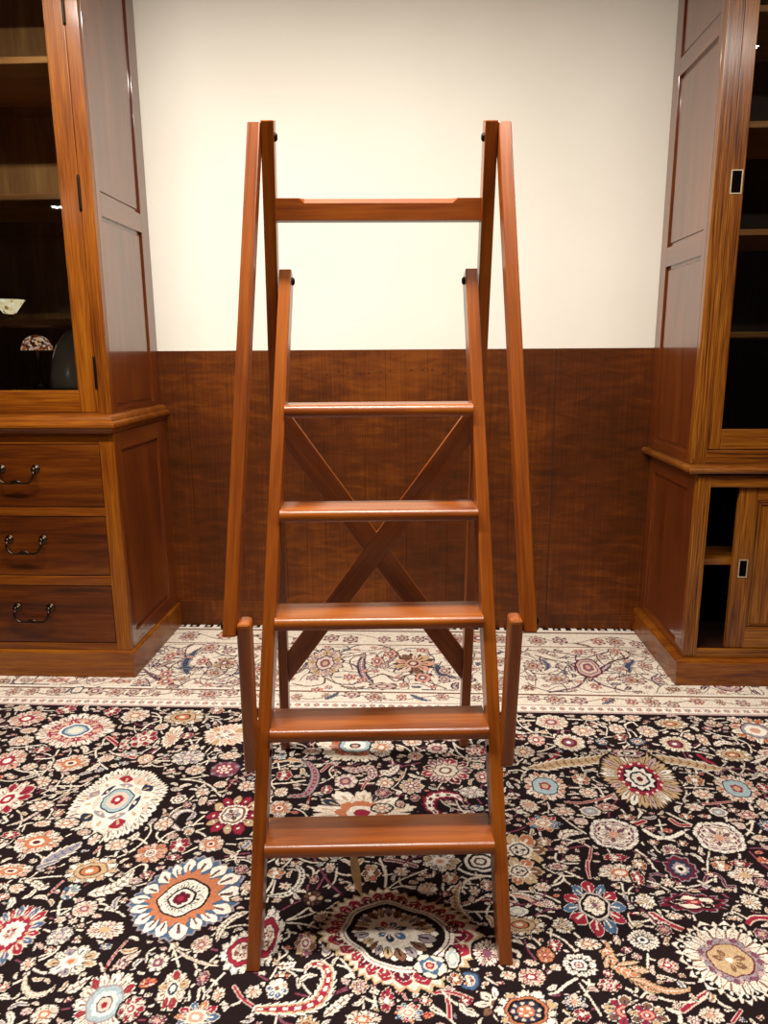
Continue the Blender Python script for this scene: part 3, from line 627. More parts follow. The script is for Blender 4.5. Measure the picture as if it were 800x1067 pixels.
# flowers drawn one by one: kind x y rx ry angle
MOTIFS = """
redring -1.160 -1.009 0.135 0.118 115
crm -0.859 -1.393 0.141 0.178 -63
rosO -1.083 -1.210 0.055 0.052 22
rosP -1.291 -1.203 0.053 0.072 2
ros -1.129 -1.318 0.033 0.035 22
ros -1.044 -1.297 0.025 0.026 43
rosR -1.179 -1.404 0.063 0.088 44
ros -1.065 -1.432 0.036 0.027 52
floO -1.000 -1.461 0.016 0.019 2
bud -1.025 -1.511 0.023 0.018 20
ros -0.956 -1.505 0.035 0.025 -12
rosO -0.997 -1.587 0.062 0.050 19
ros -0.892 -1.542 0.020 0.015 2
floP -0.849 -1.572 0.017 0.024 108
floR -1.083 -1.560 0.025 0.019 2
ros -1.314 -1.081 0.042 0.037 2
bud -1.327 -1.014 0.029 0.025 2
floR -1.215 -1.135 0.027 0.022 2
ros -1.202 -1.234 0.024 0.023 2
floR -1.265 -0.861 0.037 0.035 51
floP -1.431 -0.854 0.031 0.028 2
floR -1.093 -0.868 0.030 0.037 -29
ros -1.011 -0.897 0.039 0.067 2
rosR -0.947 -1.079 0.033 0.048 2
rosP -1.373 -0.933 0.065 0.060 39
ros -0.783 -1.590 0.031 0.026 28
rosT -0.827 -0.903 0.068 0.063 2
ros -0.998 -0.897 0.051 0.049 2
rosR -0.909 -1.056 0.045 0.059 45
bud -0.816 -1.053 0.039 0.070 92
lot -0.647 -1.019 0.079 0.088 2
rosG -0.728 -1.164 0.053 0.047 22
redmauve -0.593 -1.227 0.047 0.051 2
ros -0.682 -1.234 0.031 0.030 2
redflo -0.511 -1.451 0.077 0.098 2
floR -0.770 -1.029 0.023 0.022 2
floP -0.725 -1.103 0.018 0.023 2
ros -0.597 -1.149 0.037 0.025 21
bud -0.587 -1.308 0.020 0.022 2
ros -0.505 -1.313 0.025 0.030 2
floP -0.625 -1.352 0.020 0.027 2
bud -0.612 -1.396 0.015 0.022 87
floM -0.651 -1.410 0.012 0.017 2
ros -0.686 -1.499 0.025 0.033 -178
flo -0.610 -1.528 0.014 0.019 2
floR -0.619 -1.584 0.029 0.033 2
oranb -0.682 -1.619 0.041 0.042 18
rosO -0.537 -1.577 0.033 0.035 2
floR -0.617 -1.632 0.019 0.013 18
bud -0.880 -0.976 0.023 0.029 24
floO -0.719 -0.850 0.027 0.028 2
redblue -0.898 -1.893 0.062 0.095 2
rosT -0.810 -1.690 0.063 0.051 27
rosO -1.006 -1.697 0.050 0.030 2
budB -0.824 -1.768 0.024 0.027 82
rosS -0.766 -1.815 0.029 0.028 2
rosC2 -0.693 -1.875 0.045 0.031 -15
rosG -0.785 -1.898 0.028 0.028 50
rosO2 -0.727 -1.964 0.053 0.043 31
floP -0.815 -1.974 0.015 0.019 2
ros -0.721 -2.091 0.026 0.025 29
crB -0.612 -2.066 0.063 0.075 113
budB -0.673 -1.922 0.015 0.011 2
floP -0.751 -1.865 0.009 0.007 2
floO -0.835 -2.032 0.012 0.014 2
bud -0.962 -1.754 0.020 0.019 -20
floP -0.807 -1.850 0.013 0.012 2
orange -0.554 -1.775 0.125 0.138 32
floM2 -0.543 -1.960 0.022 0.026 30
rosS -0.465 -1.909 0.023 0.025 44
palR -0.490 -2.022 0.032 0.050 -64
floM -0.436 -1.996 0.014 0.018 79
budO -0.548 -2.014 0.019 0.013 58
bud -0.395 -2.038 0.015 0.019 77
palRed -0.375 -1.924 0.045 0.067 2
flBR -0.425 -2.085 0.045 0.040 2
rosR -0.557 -2.072 0.025 0.033 2
floM -0.497 -2.095 0.018 0.014 2
floP -0.327 -2.024 0.017 0.018 2
floM -0.435 -1.670 0.017 0.019 2
bud -0.424 -1.770 0.014 0.011 2
floP -0.408 -1.733 0.014 0.028 2
bigO -0.201 -1.076 0.142 0.105 95
rosM -0.214 -1.278 0.035 0.042 2
floR -0.403 -1.253 0.025 0.032 2
budB -0.440 -1.150 0.024 0.020 2
bud -0.399 -1.341 0.020 0.029 2
rosO -0.387 -1.417 0.035 0.039 2
crO -0.152 -1.432 0.154 0.099 94
floR -0.264 -1.323 0.017 0.024 2
ros -0.098 -1.278 0.023 0.026 2
ros -0.338 -1.112 0.032 0.025 2
floM -0.091 -1.334 0.024 0.025 2
bud -0.467 -1.064 0.017 0.019 2
ros -0.116 -1.083 0.038 0.062 2
rosM 0.063 -1.082 0.035 0.036 2
floS -0.007 -1.130 0.024 0.028 2
rosR 0.187 -1.088 0.035 0.039 2
ros -0.018 -1.043 0.033 0.032 2
dmed 0.086 -1.209 0.077 0.079 2
flo8 -0.018 -1.297 0.036 0.043 2
ros -0.096 -1.283 0.026 0.033 2
rosG 0.157 -1.321 0.037 0.032 2
floM -0.006 -1.355 0.015 0.020 2
floS -0.048 -1.385 0.013 0.017 2
floM -0.099 -1.334 0.024 0.027 2
ros -0.100 -1.407 0.028 0.023 2
budB 0.164 -1.397 0.021 0.017 2
rosP 0.196 -1.241 0.023 0.036 2
rosP 0.110 -1.012 0.039 0.027 2
ros 0.185 -1.182 0.023 0.021 2
floO -0.347 -1.680 0.023 0.023 2
bud -0.214 -1.660 0.015 0.019 90
floM -0.250 -1.700 0.013 0.017 2
rosU -0.244 -1.762 0.024 0.027 2
bud -0.217 -1.819 0.021 0.021 16
palU -0.240 -1.895 0.027 0.038 -74
budG -0.192 -1.907 0.012 0.024 85
palRed -0.326 -1.887 0.039 0.080 101
palB -0.280 -2.013 0.025 0.026 -71
flo8 -0.116 -2.003 0.019 0.020 2
ros -0.104 -2.077 0.035 0.022 2
floR -0.060 -2.038 0.013 0.027 66
floU -0.113 -1.671 0.023 0.036 2
almond -0.060 -1.853 0.166 0.141 -35
floP -0.038 -1.663 0.019 0.018 2
swirl 0.159 -1.619 0.046 0.044 2
rosO2 0.058 -1.622 0.046 0.041 2
floO 0.168 -1.702 0.016 0.023 2
floR 0.078 -1.842 0.010 0.011 2
budL 0.076 -1.926 0.016 0.026 87
budN 0.028 -1.945 0.033 0.032 -22
palB2 0.106 -1.980 0.022 0.025 2
fan 0.150 -1.910 0.034 0.038 85
floU 0.081 -1.977 0.017 0.019 -178
floO 0.017 -2.031 0.013 0.013 2
floR -0.058 -2.034 0.017 0.029 84
flUW 0.158 -2.033 0.046 0.042 2
floO 0.081 -1.682 0.020 0.023 2
bud 0.021 -1.721 0.024 0.027 2
floR 0.067 -1.736 0.014 0.010 2
floP 0.137 -1.723 0.013 0.018 2
flBR -0.016 -2.059 0.029 0.026 2
floP 0.188 -1.964 0.017 0.013 2
floR 0.176 -2.061 0.016 0.015 2
rosS 0.461 -0.896 0.055 0.057 2
rosDR 0.495 -1.030 0.050 0.059 2
ltblue 0.377 -1.282 0.064 0.078 2
ros 0.339 -1.092 0.035 0.041 2
ros 0.558 -0.951 0.040 0.043 2
rosP 0.391 -1.017 0.028 0.043 2
feath 0.665 -1.237 0.120 0.157 74
floO 0.488 -1.243 0.028 0.034 2
ros 0.495 -1.312 0.027 0.028 2
rosP 0.529 -1.379 0.033 0.020 2
budL2 0.480 -1.400 0.028 0.023 2
budP 0.445 -1.447 0.019 0.016 2
flBR 0.341 -1.458 0.048 0.040 2
zigC 0.521 -1.501 0.073 0.067 76
swO 0.262 -1.571 0.065 0.072 2
floO 0.332 -1.535 0.020 0.019 2
floP 0.370 -1.564 0.017 0.018 2
bud 0.389 -1.598 0.019 0.016 2
floN 0.603 -1.021 0.022 0.027 2
ros 0.674 -0.935 0.028 0.037 2
ros 0.601 -0.862 0.032 0.024 2
floP 0.670 -0.863 0.032 0.024 2
ros 0.746 -0.857 0.032 0.024 2
mauveb 0.665 -1.091 0.051 0.028 2
floN 0.717 -1.022 0.027 0.027 2
bud 0.312 -1.375 0.028 0.032 -47
ros 0.405 -1.403 0.033 0.023 2
floO 0.575 -1.423 0.023 0.015 2
floR 0.671 -0.991 0.022 0.022 2
rosM 0.348 -1.631 0.025 0.015 2
floR 0.500 -1.591 0.034 0.016 2
rosT 0.865 -0.894 0.052 0.041 2
ros 0.772 -0.949 0.034 0.043 2
rosDR 0.837 -1.028 0.050 0.055 2
ltblue 0.933 -1.275 0.063 0.077 2
rosT 0.995 -1.089 0.053 0.045 2
floO 0.825 -1.236 0.027 0.034 2
ros 0.822 -1.308 0.029 0.028 2
floP 0.774 -1.370 0.026 0.020 2
budL2 0.833 -1.391 0.023 0.022 2
rosP 0.906 -1.400 0.030 0.023 2
budP 0.863 -1.450 0.018 0.016 2
zigC 0.793 -1.505 0.072 0.069 69
oranbig 1.134 -0.931 0.084 0.097 2
floO 0.738 -1.414 0.019 0.014 2
floO 0.878 -1.382 0.016 0.012 2
floR 1.011 -1.268 0.019 0.028 2
ros 1.055 -1.169 0.023 0.028 2
floN 0.938 -1.450 0.022 0.033 2
bud 0.894 -1.501 0.022 0.017 2
floM3 0.650 -1.570 0.028 0.033 72
floO 0.761 -1.597 0.027 0.022 2
floR 0.805 -1.599 0.031 0.014 2
floO 0.558 -1.611 0.019 0.020 2
floO 0.614 -1.528 0.014 0.012 2
floO 0.689 -1.529 0.014 0.012 2
floP 0.901 -0.978 0.018 0.027 2
ros 0.937 -0.998 0.018 0.044 2
rosP 1.011 -0.890 0.031 0.024 2
floP 1.092 -0.857 0.023 0.024 2
floN 0.720 -1.017 0.027 0.027 2
bud 0.972 -1.355 0.019 0.040 2
floP 1.010 -0.878 0.017 0.018 2
bluered 0.411 -1.757 0.077 0.086 -103
floP 0.299 -1.704 0.020 0.017 2
star 0.325 -1.824 0.026 0.027 2
floR 0.297 -1.880 0.016 0.019 2
floOr 0.272 -1.908 0.018 0.023 2
bud 0.286 -1.940 0.012 0.011 2
star2 0.338 -1.932 0.038 0.035 2
rosP 0.234 -1.966 0.029 0.025 2
rosR 0.388 -1.980 0.025 0.018 2
ros 0.368 -1.875 0.029 0.018 2
rosW 0.482 -1.857 0.031 0.028 2
flN 0.311 -2.022 0.028 0.023 -74
floR 0.319 -2.050 0.019 0.015 -74
swO 0.252 -1.650 0.054 0.054 2
star 0.515 -1.742 0.019 0.024 2
redarc 0.212 -2.049 0.065 0.049 58
ros 0.498 -1.647 0.058 0.036 2
floP 0.434 -1.861 0.009 0.015 2
rosT 0.229 -1.825 0.049 0.035 2
floR 0.527 -1.687 0.009 0.013 2
budL 0.230 -1.785 0.023 0.016 2
flOl 0.403 -2.041 0.045 0.038 31
dmed2 0.651 -1.629 0.045 0.049 71
dmed3 0.643 -1.740 0.093 0.033 -110
star 0.530 -1.742 0.025 0.030 2
star 0.773 -1.735 0.025 0.030 2
rosW 0.490 -1.859 0.035 0.033 2
floM 0.546 -1.828 0.018 0.016 -28
floP 0.713 -1.790 0.018 0.011 2
rosP 0.522 -1.925 0.022 0.020 -26
bigcream 0.656 -1.907 0.116 0.116 14
floM 0.755 -1.832 0.018 0.018 2
floP 0.582 -1.787 0.021 0.011 2
rosC2 0.798 -1.645 0.045 0.036 2
floO 0.553 -1.615 0.019 0.022 2
floR 0.535 -1.663 0.016 0.030 2
floO 0.754 -1.613 0.025 0.022 2
floR 0.804 -1.602 0.029 0.013 2
bud 0.563 -2.042 0.023 0.022 2
flOl 0.444 -2.047 0.039 0.030 30
floM 0.827 -1.670 0.018 0.020 2
floP 0.602 -1.678 0.016 0.016 2
floP 0.714 -1.697 0.016 0.011 2
lotus -0.379 -0.431 0.087 0.148 97
bfloR -0.167 -0.400 0.028 0.061 2
bflo -0.298 -0.169 0.038 0.051 2
bflo -0.386 -0.157 0.038 0.051 2
bflo -0.148 -0.164 0.032 0.045 2
bflo -0.068 -0.148 0.032 0.045 2
bflo 0.001 -0.160 0.032 0.045 2
bfloR -0.115 -0.324 0.031 0.046 2
rust -0.018 -0.419 0.089 0.120 2
bfloR -0.268 -0.558 0.028 0.037 2
bfloR -0.218 -0.585 0.021 0.030 2
bflo -0.135 -0.447 0.022 0.033 2
bfloR 0.021 -0.555 0.038 0.055 2
bflo 0.105 -0.564 0.028 0.043 2
bflo 0.108 -0.486 0.029 0.046 2
bflo -0.521 -0.189 0.043 0.070 2
bflo -0.414 -0.569 0.028 0.031 2
bflo -0.245 -0.709 0.036 0.036 2
bros -0.158 -0.726 0.040 0.043 2
bfloR -0.381 -0.674 0.027 0.024 2
bros -0.448 -0.736 0.022 0.035 2
bros 0.091 -0.718 0.027 0.035 2
bfloR -0.060 -0.723 0.022 0.027 2
bflo -0.136 -0.635 0.064 0.037 2
bfloR 0.022 -0.281 0.031 0.031 2
bfloR -0.053 -0.622 0.018 0.029 2
bros 0.527 -0.158 0.042 0.061 2
bflo 0.627 -0.155 0.037 0.050 2
bros 0.866 -0.162 0.040 0.067 2
bflo 0.953 -0.187 0.031 0.044 2
bfloR 0.793 -0.164 0.032 0.044 2
bros 0.470 -0.428 0.044 0.066 2
heart 0.691 -0.433 0.060 0.089 77
bros 0.540 -0.550 0.056 0.048 2
bfloR 0.844 -0.269 0.024 0.036 2
bflo 0.444 -0.542 0.026 0.035 2
bros 0.831 -0.551 0.056 0.052 2
bflo 0.933 -0.548 0.026 0.043 2
bfloR 0.679 -0.609 0.024 0.033 2
bros 0.922 -0.414 0.031 0.052 2
bros 0.504 -0.724 0.042 0.046 2
bflo 0.590 -0.731 0.035 0.034 2
bros 0.849 -0.732 0.033 0.042 2
bflo 0.921 -0.748 0.026 0.030 2
bflo 0.427 -0.717 0.026 0.031 2
bfloR 0.780 -0.734 0.024 0.030 2
bros 1.033 -0.638 0.031 0.032 2
bflo 0.533 -0.278 0.024 0.031 2
bros -1.034 -0.150 0.046 0.068 2
bros -0.905 -0.282 0.044 0.074 2
bfloR -0.893 -0.425 0.028 0.044 2
bros -0.813 -0.537 0.041 0.044 2
bros -0.924 -0.595 0.030 0.030 2
bfloR -1.006 -0.551 0.030 0.044 2
bflo -1.015 -0.332 0.025 0.036 2
brust -0.797 -0.439 0.049 0.067 2
bros -0.881 -0.711 0.038 0.039 2
bros -0.781 -0.722 0.048 0.047 2
bflo -0.702 -0.705 0.032 0.036 2
bfloR -1.043 -0.377 0.029 0.052 2
bflo -0.810 -0.307 0.033 0.045 2
bflo -0.942 -0.663 0.026 0.020 2
bros -1.534 -0.725 0.029 0.040 2
bros -1.465 -0.723 0.029 0.040 2
bros -1.375 -0.716 0.037 0.044 2
bflo -1.224 -0.711 0.037 0.044 2
bros -1.142 -0.718 0.037 0.044 2
bflo -1.073 -0.716 0.027 0.040 2
bfloR -0.982 -0.620 0.038 0.038 2
bflo -1.535 -0.626 0.029 0.021 2
bfloR -1.411 -0.622 0.047 0.026 2
bflo -1.260 -0.618 0.038 0.021 2
bfloR -1.161 -0.625 0.047 0.021 2
dia -1.297 -0.703 0.026 0.036 2
"""
